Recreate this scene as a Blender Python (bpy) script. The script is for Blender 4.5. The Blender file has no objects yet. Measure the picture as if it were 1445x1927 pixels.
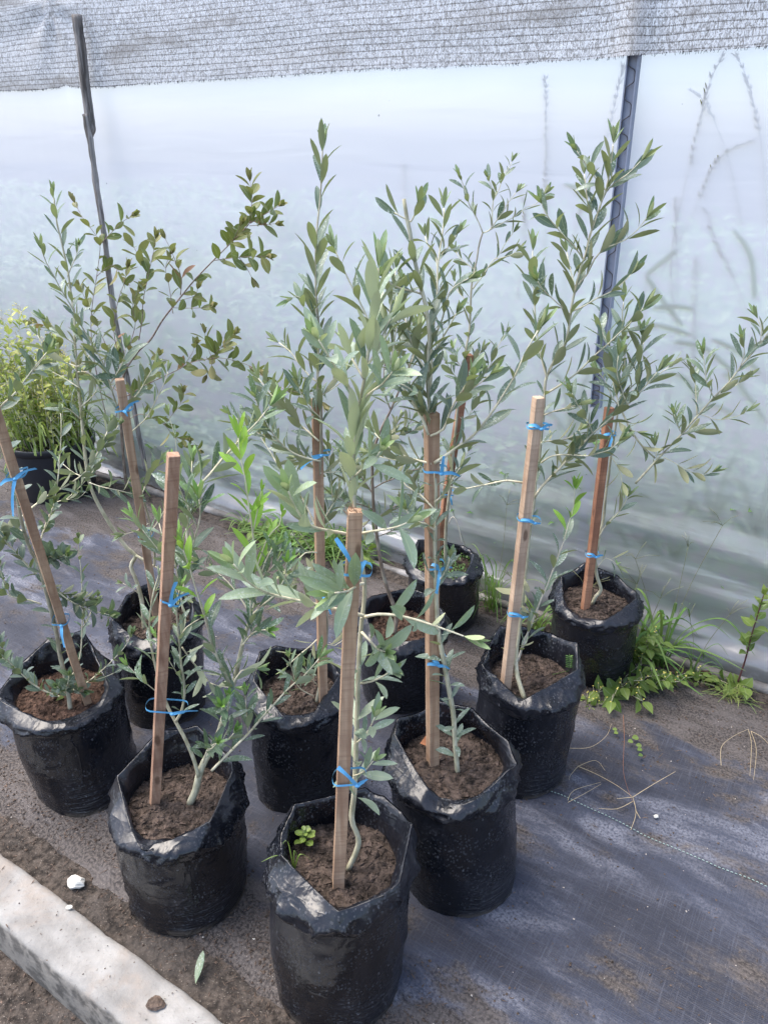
import bpy, math, random
import numpy as np
from mathutils import Vector, Matrix, noise
random.seed(7)
R = math.radians
SC = bpy.context.scene
COL = SC.collection

# ---------------------------------------------------------------- camera, sky, sun, exposure
PITCH = R(25.5); CAMZ = 1.5; F = 1447.0; CX, CY = 722.5, 963.5
cd = bpy.data.cameras.new('camera'); cam = bpy.data.objects.new('camera', cd); COL.objects.link(cam)
cam.location = (0, 0, CAMZ); cam.rotation_euler = (math.pi/2-PITCH, 0, 0)
cd.sensor_fit = 'VERTICAL'; cd.sensor_height = 36; cd.sensor_width = 27; cd.lens = F/1927*36
cd.clip_start = .02; cd.clip_end = 300
SC.camera = cam
W = bpy.data.worlds.new('World'); SC.world = W; W.use_nodes = True
wn = W.node_tree; bg = wn.nodes['Background']
sky = wn.nodes.new('ShaderNodeTexSky'); sky.sky_type = 'NISHITA'; sky.sun_disc = False
sky.sun_elevation = R(66); sky.sun_rotation = R(-75); sky.air_density = 1.0; sky.dust_density = 3.0; sky.ozone_density = 1.0
hs_ = wn.nodes.new('ShaderNodeHueSaturation'); hs_.inputs['Saturation'].default_value = .92; wn.links.new(sky.outputs[0], hs_.inputs['Color'])
wn.links.new(hs_.outputs[0], bg.inputs[0]); bg.inputs[1].default_value = .15
sl = bpy.data.lights.new('sun', 'SUN'); sl.energy = 1.4; sl.angle = R(42); sl.color = (1, .95, .88)
so = bpy.data.objects.new('sun', sl); COL.objects.link(so)
_sd = Vector((math.sin(R(-75))*math.cos(R(66)), math.cos(R(-75))*math.cos(R(66)), math.sin(R(66))))
so.rotation_euler = _sd.to_track_quat('Z', 'Y').to_euler(); so.location = (0, 0, 5)
SC.view_settings.view_transform = 'Standard'; SC.view_settings.look = 'None'
SC.view_settings.gamma = 1; SC.view_settings.exposure = 1.78
SC.cycles.max_bounces = 10; SC.cycles.transparent_max_bounces = 24; SC.cycles.transmission_bounces = 8

# ---------------------------------------------------------------- frame of the place
U = Vector((.838, -.5457, 0)).normalized(); N = Vector((-U.y, U.x, 0))   # along the wall, towards the wall
WALL = 2.262
def fr(s, n, z=0): return U*s + N*n + Vector((0, 0, z))
def ray(px, py):
    x = (px-CX)/F; y = -(py-CY)/F
    return Vector((x, math.cos(PITCH)+y*math.sin(PITCH), -math.sin(PITCH)+y*math.cos(PITCH)))
CAM = Vector((0, 0, CAMZ))
def on_ground(px, py, z=0):
    r = ray(px, py); return CAM + r*((z-CAMZ)/r.z)
def on_y(px, py, Y):
    r = ray(px, py); return CAM + r*(Y/r.y)
def on_wall(px, py, n):
    r = ray(px, py); return CAM + r*(n/(r.x*N.x+r.y*N.y))

def nz(x, y=0., z=0.): return noise.noise(Vector((x, y, z)))
def fbm(x, y=0., z=0., o=4):
    return noise.fractal(Vector((x, y, z)), 1., 2., o)

# ---------------------------------------------------------------- mesh collector
class MB:
    def __init__(s): s.v = []; s.f = []; s.c = []; s.uv = []
    def add(s, vs, fs, col=(0, 0, 0, 1), uvs=None):
        b = len(s.v); s.v += [tuple(v) for v in vs]
        s.f += [tuple(i+b for i in f) for f in fs]
        s.c += ([col]*len(vs) if not isinstance(col, list) else col)
        s.uv += (uvs if uvs else [(0., 0.)]*len(vs))
    def tube(s, P, rad, k=6, col=(0, 0, 0, 1), cap=True):
        P = [Vector(p) for p in P]; n = len(P); vs = []; uvs = []
        t = (P[1]-P[0]).normalized(); a = t.orthogonal().normalized(); L = 0
        for i in range(n):
            t2 = (P[min(i+1, n-1)]-P[max(i-1, 0)])
            t2 = t2.normalized() if t2.length > 1e-9 else t
            a = (a - t2*a.dot(t2)).normalized(); b = t2.cross(a); t = t2
            if i: L += (P[i]-P[i-1]).length
            r = rad[i] if isinstance(rad, (list, tuple)) else rad
            for j in range(k):
                w = 2*math.pi*j/k; vs.append(P[i]+(a*math.cos(w)+b*math.sin(w))*r); uvs.append((j/k, L))
        fs = [(i*k+j, i*k+(j+1) % k, (i+1)*k+(j+1) % k, (i+1)*k+j) for i in range(n-1) for j in range(k)]
        if cap: fs += [tuple(range(k))[::-1], tuple((n-1)*k+j for j in range(k))]
        s.add(vs, fs, col, uvs)
    def ribbon(s, P, side, w, col=(0, 0, 0, 1), fold=0.):
        vs = []; fs = []; n = len(P); uvs = []
        for i, p in enumerate(P):
            ww = w[i] if isinstance(w, (list, tuple)) else w
            sd = side[i] if isinstance(side, list) else side
            t = (P[min(i+1, n-1)]-P[max(i-1, 0)]).normalized()
            nn = t.cross(sd)
            vs += [p-sd*ww/2+nn*fold*ww, p, p+sd*ww/2+nn*fold*ww]; uvs += [(-1, i/(n-1)), (0, i/(n-1)), (1, i/(n-1))]
        for i in range(n-1):
            for j in range(2): fs.append((3*i+j, 3*i+j+1, 3*i+j+4, 3*i+j+3))
        s.add(vs, fs, col, uvs)
    def leaf(s, p, d, nrm, L, Wd, rnd, yng, bend=.2, shape=0):
        d = d.normalized(); nrm = (nrm-d*nrm.dot(d))
        nrm = nrm.normalized() if nrm.length > 1e-6 else d.orthogonal().normalized()
        sd = d.cross(nrm)
        prof = [(.0, .0), (.09, .26), (.26, .74), (.47, 1.), (.68, .95), (.88, .58), (1., .0)] if shape == 0 else \
               [(.0, .0), (.10, .12), (.2, .75), (.4, 1.), (.6, .85), (.8, .42), (1., .0)]
        vs = []; col = []; fs = []
        tw = random.uniform(-.35, .35)
        for i, (t, w) in enumerate(prof):
            c = p + d*(L*t*(1-.12*abs(bend)*t)) - nrm*(bend*L*t*t*.5)
            a = tw*t; s2 = sd*math.cos(a)+nrm*math.sin(a); n2 = nrm*math.cos(a)-sd*math.sin(a)
            if i in (0, 6): vs.append(c); col.append((rnd, yng, .5, t))
            else:
                h = Wd*w*.5
                vs += [c-s2*h+n2*h*.32, c, c+s2*h+n2*h*.32]; col += [(rnd, yng, 0, t), (rnd, yng, .5, t), (rnd, yng, 1, t)]
        fs += [(0, 2, 1), (0, 3, 2)]
        for i in range(4):
            b = 1+3*i; fs += [(b, b+1, b+4, b+3), (b+1, b+2, b+5, b+4)]
        b = 13; fs += [(b, b+1, 16), (b+1, b+2, 16)]
        s.add(vs, fs, col)
    def build(s, name, mat, parent=None, origin=None, smooth=True):
        me = bpy.data.meshes.new(name)
        V = s.v
        if origin is not None: V = [(v[0]-origin[0], v[1]-origin[1], v[2]-origin[2]) for v in V]
        me.from_pydata(V, [], s.f)
        ca = me.color_attributes.new('dat', 'FLOAT_COLOR', 'POINT')
        ca.data.foreach_set('color', np.array(s.c, dtype='f').ravel())
        uv = me.uv_layers.new(name='uv'); idx = np.empty(len(me.loops), dtype='i'); me.loops.foreach_get('vertex_index', idx)
        uv.data.foreach_set('uv', np.array(s.uv, dtype='f')[idx].ravel())
        if smooth: me.polygons.foreach_set('use_smooth', [True]*len(me.polygons))
        me.materials.append(mat); me.update()
        o = bpy.data.objects.new(name, me); COL.objects.link(o)
        if parent is not None: o.parent = parent
        return o

def tag(o, label=None, cat=None, group=None, kind=None):
    if label: o['label'] = label
    if cat: o['category'] = cat
    if group: o['group'] = group
    if kind: o['kind'] = kind
    return o
def empty(name, loc, label, cat, group=None):
    o = bpy.data.objects.new(name, None); COL.objects.link(o); o.location = loc; o.empty_display_size = .05
    return tag(o, label, cat, group)

# ---------------------------------------------------------------- materials
class NT:
    def __init__(s, name):
        s.m = bpy.data.materials.new(name); s.m.use_nodes = True; s.t = s.m.node_tree; s.n = s.t.nodes
        s.out = s.n['Material Output']; s.p = s.n['Principled BSDF']
    def node(s, ty, **kw):
        n = s.n.new('ShaderNode'+ty)
        for k, v in kw.items(): setattr(n, k, v)
        return n
    def L(s, a, b): s.t.links.new(a, b)
    def inp(s, sock, v):
        if hasattr(v, 'bl_idname') or hasattr(v, 'is_linked'): s.L(v, sock)
        elif isinstance(v, tuple) and len(v) == 3 and sock.type == 'RGBA': sock.default_value = (*v, 1)
        else: sock.default_value = v
    def coord(s, sc=(1, 1, 1), rot=(0, 0, 0), src='Object'):
        tc = s.node('TexCoord'); mp = s.node('Mapping'); s.L(tc.outputs[src], mp.inputs[0])
        mp.inputs['Scale'].default_value = sc; mp.inputs['Rotation'].default_value = rot
        return mp.outputs[0]
    def noise(s, co, scale, detail=4, rough=.55, dist=0., out=0):
        n = s.node('TexNoise'); s.L(co, n.inputs['Vector']); n.inputs['Scale'].default_value = scale
        n.inputs['Detail'].default_value = detail; n.inputs['Roughness'].default_value = rough; n.inputs['Distortion'].default_value = dist
        return n.outputs[out]
    def vor(s, co, scale, out=0, feat='F1'):
        n = s.node('TexVoronoi', feature=feat); s.L(co, n.inputs['Vector']); n.inputs['Scale'].default_value = scale; return n.outputs[out]
    def ramp(s, x, a, b, ca=0., cb=1.):
        n = s.node('MapRange'); n.interpolation_type = 'SMOOTHSTEP'; s.L(x, n.inputs[0])
        n.inputs[1].default_value = a; n.inputs[2].default_value = b; n.inputs[3].default_value = ca; n.inputs[4].default_value = cb
        return n.outputs[0]
    def mix(s, f, a, b, mode='MIX'):
        n = s.node('Mix', data_type='RGBA', blend_type=mode); s.inp(n.inputs[0], f); s.inp(n.inputs[6], a); s.inp(n.inputs[7], b); return n.outputs[2]
    def math(s, op, a, b=0., c=None):
        n = s.node('Math', operation=op); s.inp(n.inputs[0], a); s.inp(n.inputs[1], b)
        if c is not None: s.inp(n.inputs[2], c)
        return n.outputs[0]
    def sep(s, col):
        n = s.node('SeparateColor'); s.L(col, n.inputs[0]); return n.outputs
    def attr(s):
        n = s.node('Attribute', attribute_name='dat'); return s.sep(n.outputs['Color'])+[n.outputs['Alpha']] if False else (n.outputs['Color'], n.outputs['Alpha'])
    def bump(s, h, st, dist=.01, prev=None):
        n = s.node('Bump'); n.inputs['Strength'].default_value = st; n.inputs['Distance'].default_value = dist; s.L(h, n.inputs['Height'])
        if prev is not None: s.L(prev, n.inputs['Normal'])
        return n.outputs[0]
    def set(s, col=None, rough=None, norm=None, spec=None):
        if col is not None: s.inp(s.p.inputs['Base Color'], col)
        if rough is not None: s.inp(s.p.inputs['Roughness'], rough)
        if norm is not None: s.L(norm, s.p.inputs['Normal'])
        if spec is not None: s.p.inputs['Specular IOR Level'].default_value = spec
        return s.m

def leaf_mat(name, top, top2, under, young, speck=0., red=None, trans=.25):
    t = NT(name); A, al = t.attr(); r, y, b = t.sep(A)[0:3]
    co = t.coord()
    c = t.mix(r, top, top2)
    geo = t.node('NewGeometry')
    c = t.mix(y, c, young)
    uc = t.mix(t.math('MULTIPLY', y, .6), under, young)
    if red: # some young leaves flush red
        m = t.ramp(r, .91, .97); c = t.mix(m, c, red); uc = t.mix(t.math('MULTIPLY', m, .8), uc, red)
    if speck > 0: # dried lime spray spots on the upper face
        n = t.noise(co, 260, 2, .6); n2 = t.noise(co, 25, 2)
        m = t.math('MULTIPLY', t.ramp(n, .53, .64), t.ramp(n2, .38, .62))
        m = t.math('MULTIPLY', m, t.math('MULTIPLY_ADD', y, -.8, 1.))
        c = t.mix(t.math('MULTIPLY', m, speck), c, (.42, .47, .44))
    mid = t.math('ABSOLUTE', t.math('SUBTRACT', b, .5))
    rib = t.ramp(mid, .0, .07, 1., 0.)
    c = t.mix(t.math('MULTIPLY', rib, .45), c, (.35, .42, .25))
    col = t.mix(geo.outputs['Backfacing'], c, uc)
    t.set(col, t.math('MULTIPLY_ADD', geo.outputs['Backfacing'], .3, .42), t.bump(t.noise(co, 150, 2), .15, .002), .4)
    tr = t.node('BsdfTranslucent'); t.L(t.mix(.5, col, (.25, .38, .05)), tr.inputs[0])
    mx = t.node('MixShader'); mx.inputs[0].default_value = trans
    t.L(t.p.outputs[0], mx.inputs[1]); t.L(tr.outputs[0], mx.inputs[2]); t.L(mx.outputs[0], t.out.inputs[0])
    return t.m
M = {}
M['leaf'] = leaf_mat('olive_leaf', (.080, .122, .100), (.160, .205, .165), (.235, .24, .15), (.24, .33, .13), .9)
M['leaf_pale'] = leaf_mat('olive_leaf_pale', (.17, .235, .175), (.29, .345, .25), (.46, .48, .32), (.30, .40, .16), .6)
M['leaf_small'] = leaf_mat('olive_leaf_small', (.070, .108, .094), (.13, .17, .15), (.16, .175, .115), (.16, .23, .06), .3)
M['leaf_spray'] = leaf_mat('olive_leaf_sprayed', (.065, .108, .080), (.125, .170, .130), (.24, .27, .19), (.20, .40, .05), 1.)
M['leaf_bright'] = leaf_mat('new_olive_leaf', (.17, .36, .03), (.24, .44, .06), (.18, .32, .06), (.30, .5, .08), .1, trans=.4)
M['leaf_shrub'] = leaf_mat('shrub_leaf', (.095, .125, .035), (.20, .20, .065), (.22, .20, .09), (.27, .22, .09), 0, red=(.33, .14, .09))
M['leaf_weed'] = leaf_mat('weed_leaf', (.075, .145, .032), (.15, .22, .05), (.11, .17, .05), (.38, .44, .09), 0, trans=.35)
M['leaf_herb'] = leaf_mat('yellow_green_herb', (.24, .32, .06), (.36, .42, .10), (.28, .36, .10), (.55, .55, .16), 0, trans=.4)
M['leaf_grass'] = leaf_mat('grass_blade', (.06, .15, .035), (.14, .25, .06), (.10, .2, .05), (.35, .35, .12), 0, trans=.35)
M['leaf_back'] = leaf_mat('undergrowth_leaf', (.06, .14, .045), (.13, .24, .08), (.12, .22, .08), (.2, .3, .08), 0, trans=.3)

def bark(name, c1, c2):
    t = NT(name); co = t.coord((1, 1, .35))
    n = t.noise(co, 90, 4); n2 = t.noise(t.coord(), 22, 3)
    c = t.mix(t.ramp(n, .35, .65), c1, c2); c = t.mix(t.math('MULTIPLY', t.ramp(n2, .52, .7), .5), c, (.36, .35, .28))
    return t.set(c, .75, t.bump(n, .5, .002))
M['bark'] = bark('olive_bark', (.22, .20, .135), (.38, .345, .25))
M['bark_green'] = bark('olive_bark_green', (.29, .275, .18), (.47, .445, .32))
M['bark_brown'] = bark('brown_bark', (.12, .085, .06), (.22, .17, .13))
M['twig'] = bark('olive_twig', (.48, .44, .30), (.66, .61, .45))
M['twig_brown'] = bark('shrub_twig', (.16, .10, .075), (.28, .21, .17))

def wood(name, c1, c2, c3):
    t = NT(name); tc = t.coord(src='UV')
    mp = t.coord((60, 60, 3.0)); n = t.noise(mp, 1.6, 5, .6)
    saw = t.noise(t.coord((3, 3, 160)), 1.2, 2); big = t.noise(t.coord(), 9, 3)
    c = t.mix(t.ramp(n, .3, .7), c1, c2); c = t.mix(t.math('MULTIPLY', t.ramp(saw, .5, .7), .35), c, c3)
    c = t.mix(t.math('MULTIPLY', t.ramp(big, .45, .65), .6), c, c3)
    kt_ = t.vor(t.coord((14, 14, 5)), 1.6); c = t.mix(t.math('MULTIPLY', t.ramp(kt_, .08, .16, 1., 0.), .75), c, (.10, .055, .035))
    return t.set(c, .8, t.bump(saw, .45, .002, t.bump(n, .4, .002)), .2)
M['wood'] = wood('sawn_wood', (.30, .185, .115), (.46, .32, .215), (.22, .13, .085))
M['wood_pale'] = wood('sawn_wood_pale', (.42, .29, .20), (.58, .43, .31), (.30, .20, .14))
M['wood_tan'] = wood('sawn_wood_tan', (.27, .155, .10), (.42, .275, .19), (.15, .075, .055))
M['wood_red'] = wood('sawn_wood_red', (.26, .12, .07), (.38, .20, .12), (.15, .07, .045))

def plain(name, c, rough=.5, spec=.5):
    t = NT(name); co = t.coord(); n = t.noise(co, 40, 3)
    return t.set(t.mix(t.ramp(n, .3, .7), tuple(x*.85 for x in c), c), rough, None, spec)
M['tie'] = NT('blue_ribbon').set((.06, .35, .72), .38)
tt = NT('blue_ribbon_soft'); cc = tt.coord(); M['tie'] = tt.set(tt.mix(tt.noise(cc, 60, 2), (.05, .26, .52), (.16, .46, .72)), .35)

def bag_mat():
    t = NT('black_plastic_film'); co = t.coord()
    sepx = t.node('SeparateXYZ'); t.L(co, sepx.inputs[0]); z = sepx.outputs[2]
    n = t.noise(co, 7, 4); fine = t.noise(co, 120, 3)
    base = t.mix(t.ramp(n, .35, .7), (.005, .006, .009), (.012, .013, .018))
    # dried water spots
    d = t.vor(t.coord((1, 1, .8)), 150); pn = t.noise(co, 9, 3, .6)
    spots = t.math('MULTIPLY', t.ramp(d, .22, .38, 1., 0.), t.ramp(pn, .42, .6))
    d2 = t.vor(t.coord((1, 1, .55)), 75); sp2 = t.math('MULTIPLY', t.ramp(d2, .12, .2, 1., 0.), t.ramp(fine, .45, .6))
    base = t.mix(t.math('MULTIPLY', spots, .14), base, (.20, .21, .24)); base = t.mix(t.math('MULTIPLY', sp2, .24), base, (.28, .29, .32))
    dust = t.noise(t.coord((1, 1, .35)), 14, 5, .65)
    base = t.mix(t.math('MULTIPLY', t.ramp(dust, .55, .8), .07), base, (.14, .13, .12))
    low = t.math('MULTIPLY', t.ramp(z, .0, .035, 1., 0.), t.ramp(t.noise(co, 20, 3), .4, .6))
    base = t.mix(t.math('MULTIPLY', low, .75), base, (.20, .165, .125))
    A, al = t.attr(); cr = t.sep(A)[0]
    wp_ = t.node('VectorMath', operation='ADD'); t.L(co, wp_.inputs[0]); t.L(t.mix(1., (0, 0, 0), t.noise(co, 14, 2, out=1), 'MIX'), wp_.inputs[1])
    def crease(sc, st, prev=None, dist=.01, mask=None):
        n_ = t.noise(t.coord(sc), 1, 3, .5, .8); h = t.ramp(t.math('ABSOLUTE', t.math('SUBTRACT', n_, .5)), 0, .09, 1., 0.)
        if mask is not None: h = t.math('MULTIPLY', h, mask)
        return t.bump(h, st, dist, prev)
    crk = t.vor(t.coord((1, 1, 1.3)), 17, 0, 'F1'); crk2 = t.vor(t.coord((1.4, .8, 1)), 48, 0, 'F1')
    b = t.bump(t.math('MULTIPLY', crk, cr), .55, .014); b = t.bump(t.math('MULTIPLY', crk2, cr), .12, .006, b)
    lowm = t.math('MULTIPLY', t.ramp(z, .0, .20, 1., .15), t.ramp(t.noise(co, 6, 2), .42, .6))
    b = crease((5, 5, 42), .5, b, .004, lowm); b = crease((16, 16, 9), .22, b, .003); b = t.bump(fine, .08, .002, b)
    r = t.math('ADD', t.ramp(n, .3, .7, .19, .34), t.math('MULTIPLY', spots, .3))
    return t.set(base, r, b, .42)
M['bag'] = bag_mat()

def soil_mat(name, c1, c2, c3, sc=1.):
    t = NT(name); co = t.coord()
    n = t.noise(co, 60*sc, 6, .7); n2 = t.noise(co, 9*sc, 4); n3 = t.vor(co, 130*sc)
    A, al = t.attr(); r = t.sep(A)[0]
    c = t.mix(t.ramp(n, .35, .68), c1, c2); c = t.mix(t.math('MULTIPLY', t.ramp(n2, .45, .7), .6), c, c3)
    f = t.ramp(t.noise(co, 330*sc, 2, .6), .66, .72); c = t.mix(t.math('MULTIPLY', f, .6), c, (.22, .18, .15))
    c = t.mix(1., c, t.mix(r, (.75, .75, .75), (1.5, 1.4, 1.35)), 'MULTIPLY')
    b = t.bump(n, .8, .008); b = t.bump(n3, .5, .004, b)
    return t.set(c, .93, b, .15)
M['soil'] = soil_mat('potting_soil', (.020, .016, .013), (.100, .078, .066), (.060, .049, .043))
M['soil_chip'] = soil_mat('bark_mulch', (.024, .015, .011), (.11, .070, .052), (.055, .036, .027))

def ground_mat():
    t = NT('dark_earth'); co = t.coord()
    n = t.noise(co, 45, 7, .72); n2 = t.noise(co, 3.5, 5, .6); v = t.vor(co, 90)
    c = t.mix(t.ramp(n, .36, .66), (.020, .017, .015), (.095, .078, .066)); c = t.mix(t.math('MULTIPLY', t.ramp(n2, .42, .68), .6), c, (.085, .076, .070))
    fl = t.ramp(t.noise(co, 300, 2, .6), .66, .71); c = t.mix(t.math('MULTIPLY', fl, .7), c, (.32, .28, .24))
    return t.set(c, .95, t.bump(v, .5, .005, t.bump(n, .9, .01)), .12)
M['ground'] = ground_mat()

def mat_mat():
    # black woven ground cover: weave, chalky bloom, trodden-in dirt; UV = metres along / across the wall direction
    t = NT('woven_ground_cover'); uv = t.coord(src='UV')
    s = t.node('SeparateXYZ'); t.L(uv, s.inputs[0]); u, v = s.outputs[0], s.outputs[1]
    wx = t.math('SINE', t.math('MULTIPLY', u, 2*math.pi/.0034)); wy = t.math('SINE', t.math('MULTIPLY', v, 2*math.pi/.0044))
    weave = t.math('MULTIPLY', wx, wy)
    warp = t.coord((.55, 1.6, 1), src='UV')
    big = t.noise(warp, 3.0, 6, .62, .6); mid = t.noise(warp, 9, 6, .65, .4); fine = t.noise(uv, 160, 3, .6); gr = t.noise(uv, 520, 2, .7)
    base = t.mix(t.ramp(big, .35, .65), (.009, .012, .024), (.031, .039, .066))
    th = t.ramp(t.noise(t.coord((9, 300, 1), src='UV'), 1, 2), .5, .7); th2 = t.ramp(t.noise(t.coord((300, 9, 1), src='UV'), 1, 2), .5, .7)
    base = t.mix(t.math('MULTIPLY', t.math('MAXIMUM', th, th2), .10), base, (.20, .215, .27))
    base = t.mix(t.ramp(weave, -.6, .8, 0., .35), base, (.085, .090, .108))
    # chalky bloom
    bl = t.math('MULTIPLY', t.ramp(big, .44, .62), t.ramp(mid, .40, .62)); bl = t.math('MULTIPLY', bl, t.ramp(fine, .32, .60))
    bl = t.math('MAXIMUM', bl, t.math('MULTIPLY', t.math('MULTIPLY', t.math('MAXIMUM', th, th2), t.ramp(mid, .45, .6)), .14))
    bl = t.math('MULTIPLY', bl, t.ramp(weave, -.7, .3, .45, 1.))
    base = t.mix(t.math('MULTIPLY', bl, .5), base, (.34, .345, .39))
    # dirt: everywhere a little, much by the kerb and by the wall
    dn = t.noise(t.coord((.8, 1.5, 1), src='UV'), 4.3, 7, .68, .3)
    edge = t.math('MAXIMUM', t.ramp(v, .66, .98, 1., 0.), t.ramp(v, 1.55, 2.05, 0., 1.))
    left = t.math('MULTIPLY', t.ramp(u, -2.4, -.2, 1., 0.), .02)
    k = t.math('ADD', t.math('MULTIPLY', edge, .27), t.math('ADD', dn, left))
    m = t.ramp(k, .525, .655)
    m = t.math('MAXIMUM', t.math('MULTIPLY', m, .93), t.math('MULTIPLY', t.ramp(gr, .52, .64), .6))
    dirt = t.mix(t.ramp(fine, .35, .65), (.026, .022, .020), (.10, .085, .075))
    dirt = t.mix(t.math('MULTIPLY', t.ramp(mid, .45, .65), .55), dirt, (.12, .106, .10))
    fl = t.ramp(t.noise(uv, 340, 2, .6), .66, .71); dirt = t.mix(t.math('MULTIPLY', fl, .75), dirt, (.36, .32, .29))
    c = t.mix(m, base, dirt)
    b = t.bump(weave, .35, .0012); b = t.bump(mid, .5, .008, b); b = t.bump(fine, .45, .003, b)
    return t.set(c, t.ramp(m, 0, 1, .62, .95), b, .3)
M['mat'] = mat_mat()

def kerb_mat():
    t = NT('old_concrete'); co = t.coord()
    n = t.noise(co, 8, 6, .65); f = t.noise(co, 120, 4, .7); st = t.noise(co, 5.5, 5, .7, .5)
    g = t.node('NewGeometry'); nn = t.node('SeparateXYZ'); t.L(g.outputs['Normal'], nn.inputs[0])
    c = t.mix(t.ramp(n, .3, .7), (.165, .16, .152), (.285, .277, .262))
    c = t.mix(t.math('MULTIPLY', t.ramp(st, .46, .66), .75), c, (.24, .205, .175))
    c = t.mix(t.math('MULTIPLY', t.ramp(f, .60, .70), .7), c, (.12, .11, .10))
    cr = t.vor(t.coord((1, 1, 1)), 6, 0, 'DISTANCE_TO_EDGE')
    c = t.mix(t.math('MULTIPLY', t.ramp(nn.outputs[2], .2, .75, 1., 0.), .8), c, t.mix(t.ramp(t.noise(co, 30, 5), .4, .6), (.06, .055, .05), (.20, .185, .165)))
    return t.set(c, .9, t.bump(f, .5, .003, t.bump(n, .6, .012)), .25)
M['kerb'] = kerb_mat()

def film_mat():
    t = NT('greenhouse_film'); uv = t.coord(src='UV')
    s = t.node('SeparateXYZ'); t.L(uv, s.inputs[0]); z = s.outputs[1]
    n = t.noise(t.coord((.8, 5, 1), src='UV'), 2.2, 6, .6, .6); n2 = t.noise(uv, 14, 5, .65); nv = t.noise(t.coord((14, 1.2, 1), src='UV'), 1, 3)
    dirt = t.math('MULTIPLY', t.ramp(n, .46, .72), t.ramp(z, 0., 1.0, .30, .03))
    col = t.mix(dirt, (.88, .865, .915), (.52, .50, .47))
    low = t.math('MULTIPLY', t.ramp(z, .0, .10, 1., 0.), t.ramp(n2, .35, .6)); col = t.mix(t.math('MULTIPLY', low, .7), col, (.33, .29, .25))
    dots = t.math('MULTIPLY', t.ramp(t.vor(uv, 13), .03, .06, 1., 0.), t.ramp(n2, .52, .6)); col = t.mix(t.math('MULTIPLY', dots, .8), col, (.12, .12, .13))
    df = t.node('BsdfDiffuse'); t.L(col, df.inputs[0]); tr = t.node('BsdfTranslucent'); t.L(col, tr.inputs[0])
    m1 = t.node('MixShader'); m1.inputs[0].default_value = .62; t.L(df.outputs[0], m1.inputs[1]); t.L(tr.outputs[0], m1.inputs[2])
    tp = t.node('BsdfTransparent'); tp.inputs[0].default_value = (.93, .95, .99, 1)
    m2 = t.node('MixShader'); t.L(t.ramp(z, .1, 1.5, .56, .22), m2.inputs[0]); t.L(m1.outputs[0], m2.inputs[1]); t.L(tp.outputs[0], m2.inputs[2])
    gl = t.node('BsdfGlossy'); gl.inputs['Roughness'].default_value = .24
    b = t.bump(t.math('MULTIPLY', t.noise(t.coord((.7, 6, 1), src='UV'), 3, 3, .5, .8), t.ramp(z, .2, 1.0, .8, .3)), .3, .02); b = t.bump(n2, .12, .003, b)
    t.L(b, gl.inputs['Normal']); t.L(b, df.inputs['Normal'])
    fz = t.node('Fresnel'); fz.inputs[0].default_value = 1.5; t.L(b, fz.inputs['Normal'])
    m3 = t.node('MixShader'); t.L(t.math('MULTIPLY', fz.outputs[0], t.ramp(z, .3, 1.2, 2.2, .6)), m3.inputs[0]); t.L(m2.outputs[0], m3.inputs[1]); t.L(gl.outputs[0], m3.inputs[2])
    t.L(m3.outputs[0], t.out.inputs[0]); return t.m
M['film'] = film_mat()

def net_mat():
    t = NT('knitted_shade_net'); uv = t.coord(src='UV')
    s = t.node('SeparateXYZ'); t.L(uv, s.inputs[0]); u, v = s.outputs[0], s.outputs[1]
    wob = t.math('MULTIPLY', t.math('SUBTRACT', t.noise(t.coord((2.2, 9, 1), src='UV'), 1, 4), .5), .022)
    vv = t.math('DIVIDE', t.math('ADD', v, wob), .0175); fr_ = t.math('FRACT', vv)
    row = t.math('MAXIMUM', t.ramp(fr_, .0, .20, 1., 0.), t.ramp(fr_, .88, 1., 0., 1.))       # the stitched rib
    stitch = t.noise(t.coord((420, 57, 1), src='UV'), 1, 2, .6)
    tape = t.noise(t.coord((190, 70, 1), src='UV'), 1.0, 3, .7, 1.5); fine = t.noise(t.coord((600, 500, 1), src='UV'), 1, 2, .6)
    patch = t.noise(t.coord((1.2, 5, 1), src='UV'), 1.7, 4, .6)
    c = t.mix(t.ramp(tape, .40, .58), (.32, .31, .30), (.80, .80, .82))
    c = t.mix(t.ramp(fine, .58, .70, 0., .45), c, (.12, .11, .10))
    c = t.mix(t.math('MULTIPLY', row, t.math('MULTIPLY', t.ramp(stitch, .3, .6, .35, .9), t.ramp(patch, .3, .55, .55, 1.))), c, (.085, .072, .06))
    c = t.mix(t.math('MULTIPLY', t.ramp(patch, .50, .68), .55), c, (.24, .215, .19))
    hole = t.math('MULTIPLY', t.ramp(tape, .53, .62), t.math('SUBTRACT', 1., row))
    hole = t.math('MULTIPLY', hole, t.ramp(patch, .5, .68, .5, .12))
    t.set(c, .45, t.bump(tape, .5, .003), .4)
    tp = t.node('BsdfTransparent'); m = t.node('MixShader'); t.L(hole, m.inputs[0]); t.L(t.p.outputs[0], m.inputs[1]); t.L(tp.outputs[0], m.inputs[2])
    tr = t.node('BsdfTranslucent'); t.L(c, tr.inputs[0]); m0 = t.node('MixShader'); m0.inputs[0].default_value = .4
    t.L(t.p.outputs[0], m0.inputs[1]); t.L(tr.outputs[0], m0.inputs[2]); t.L(m0.outputs[0], m.inputs[1])
    t.L(m.outputs[0], t.out.inputs[0]); return t.m
M['net'] = net_mat()
def grey_wood():
    t = NT('weathered_pole_wood'); n = t.noise(t.coord((40, 40, 3)), 1.5, 6, .65, .5); n2 = t.noise(t.coord(), 12, 3)
    c = t.mix(t.ramp(n, .35, .65), (.075, .066, .06), (.32, .30, .29)); c = t.mix(t.math('MULTIPLY', t.ramp(n2, .5, .7), .5), c, (.17, .13, .10))
    return t.set(c, .85, t.bump(n, .8, .006), .2)
M['pole'] = grey_wood()
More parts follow.
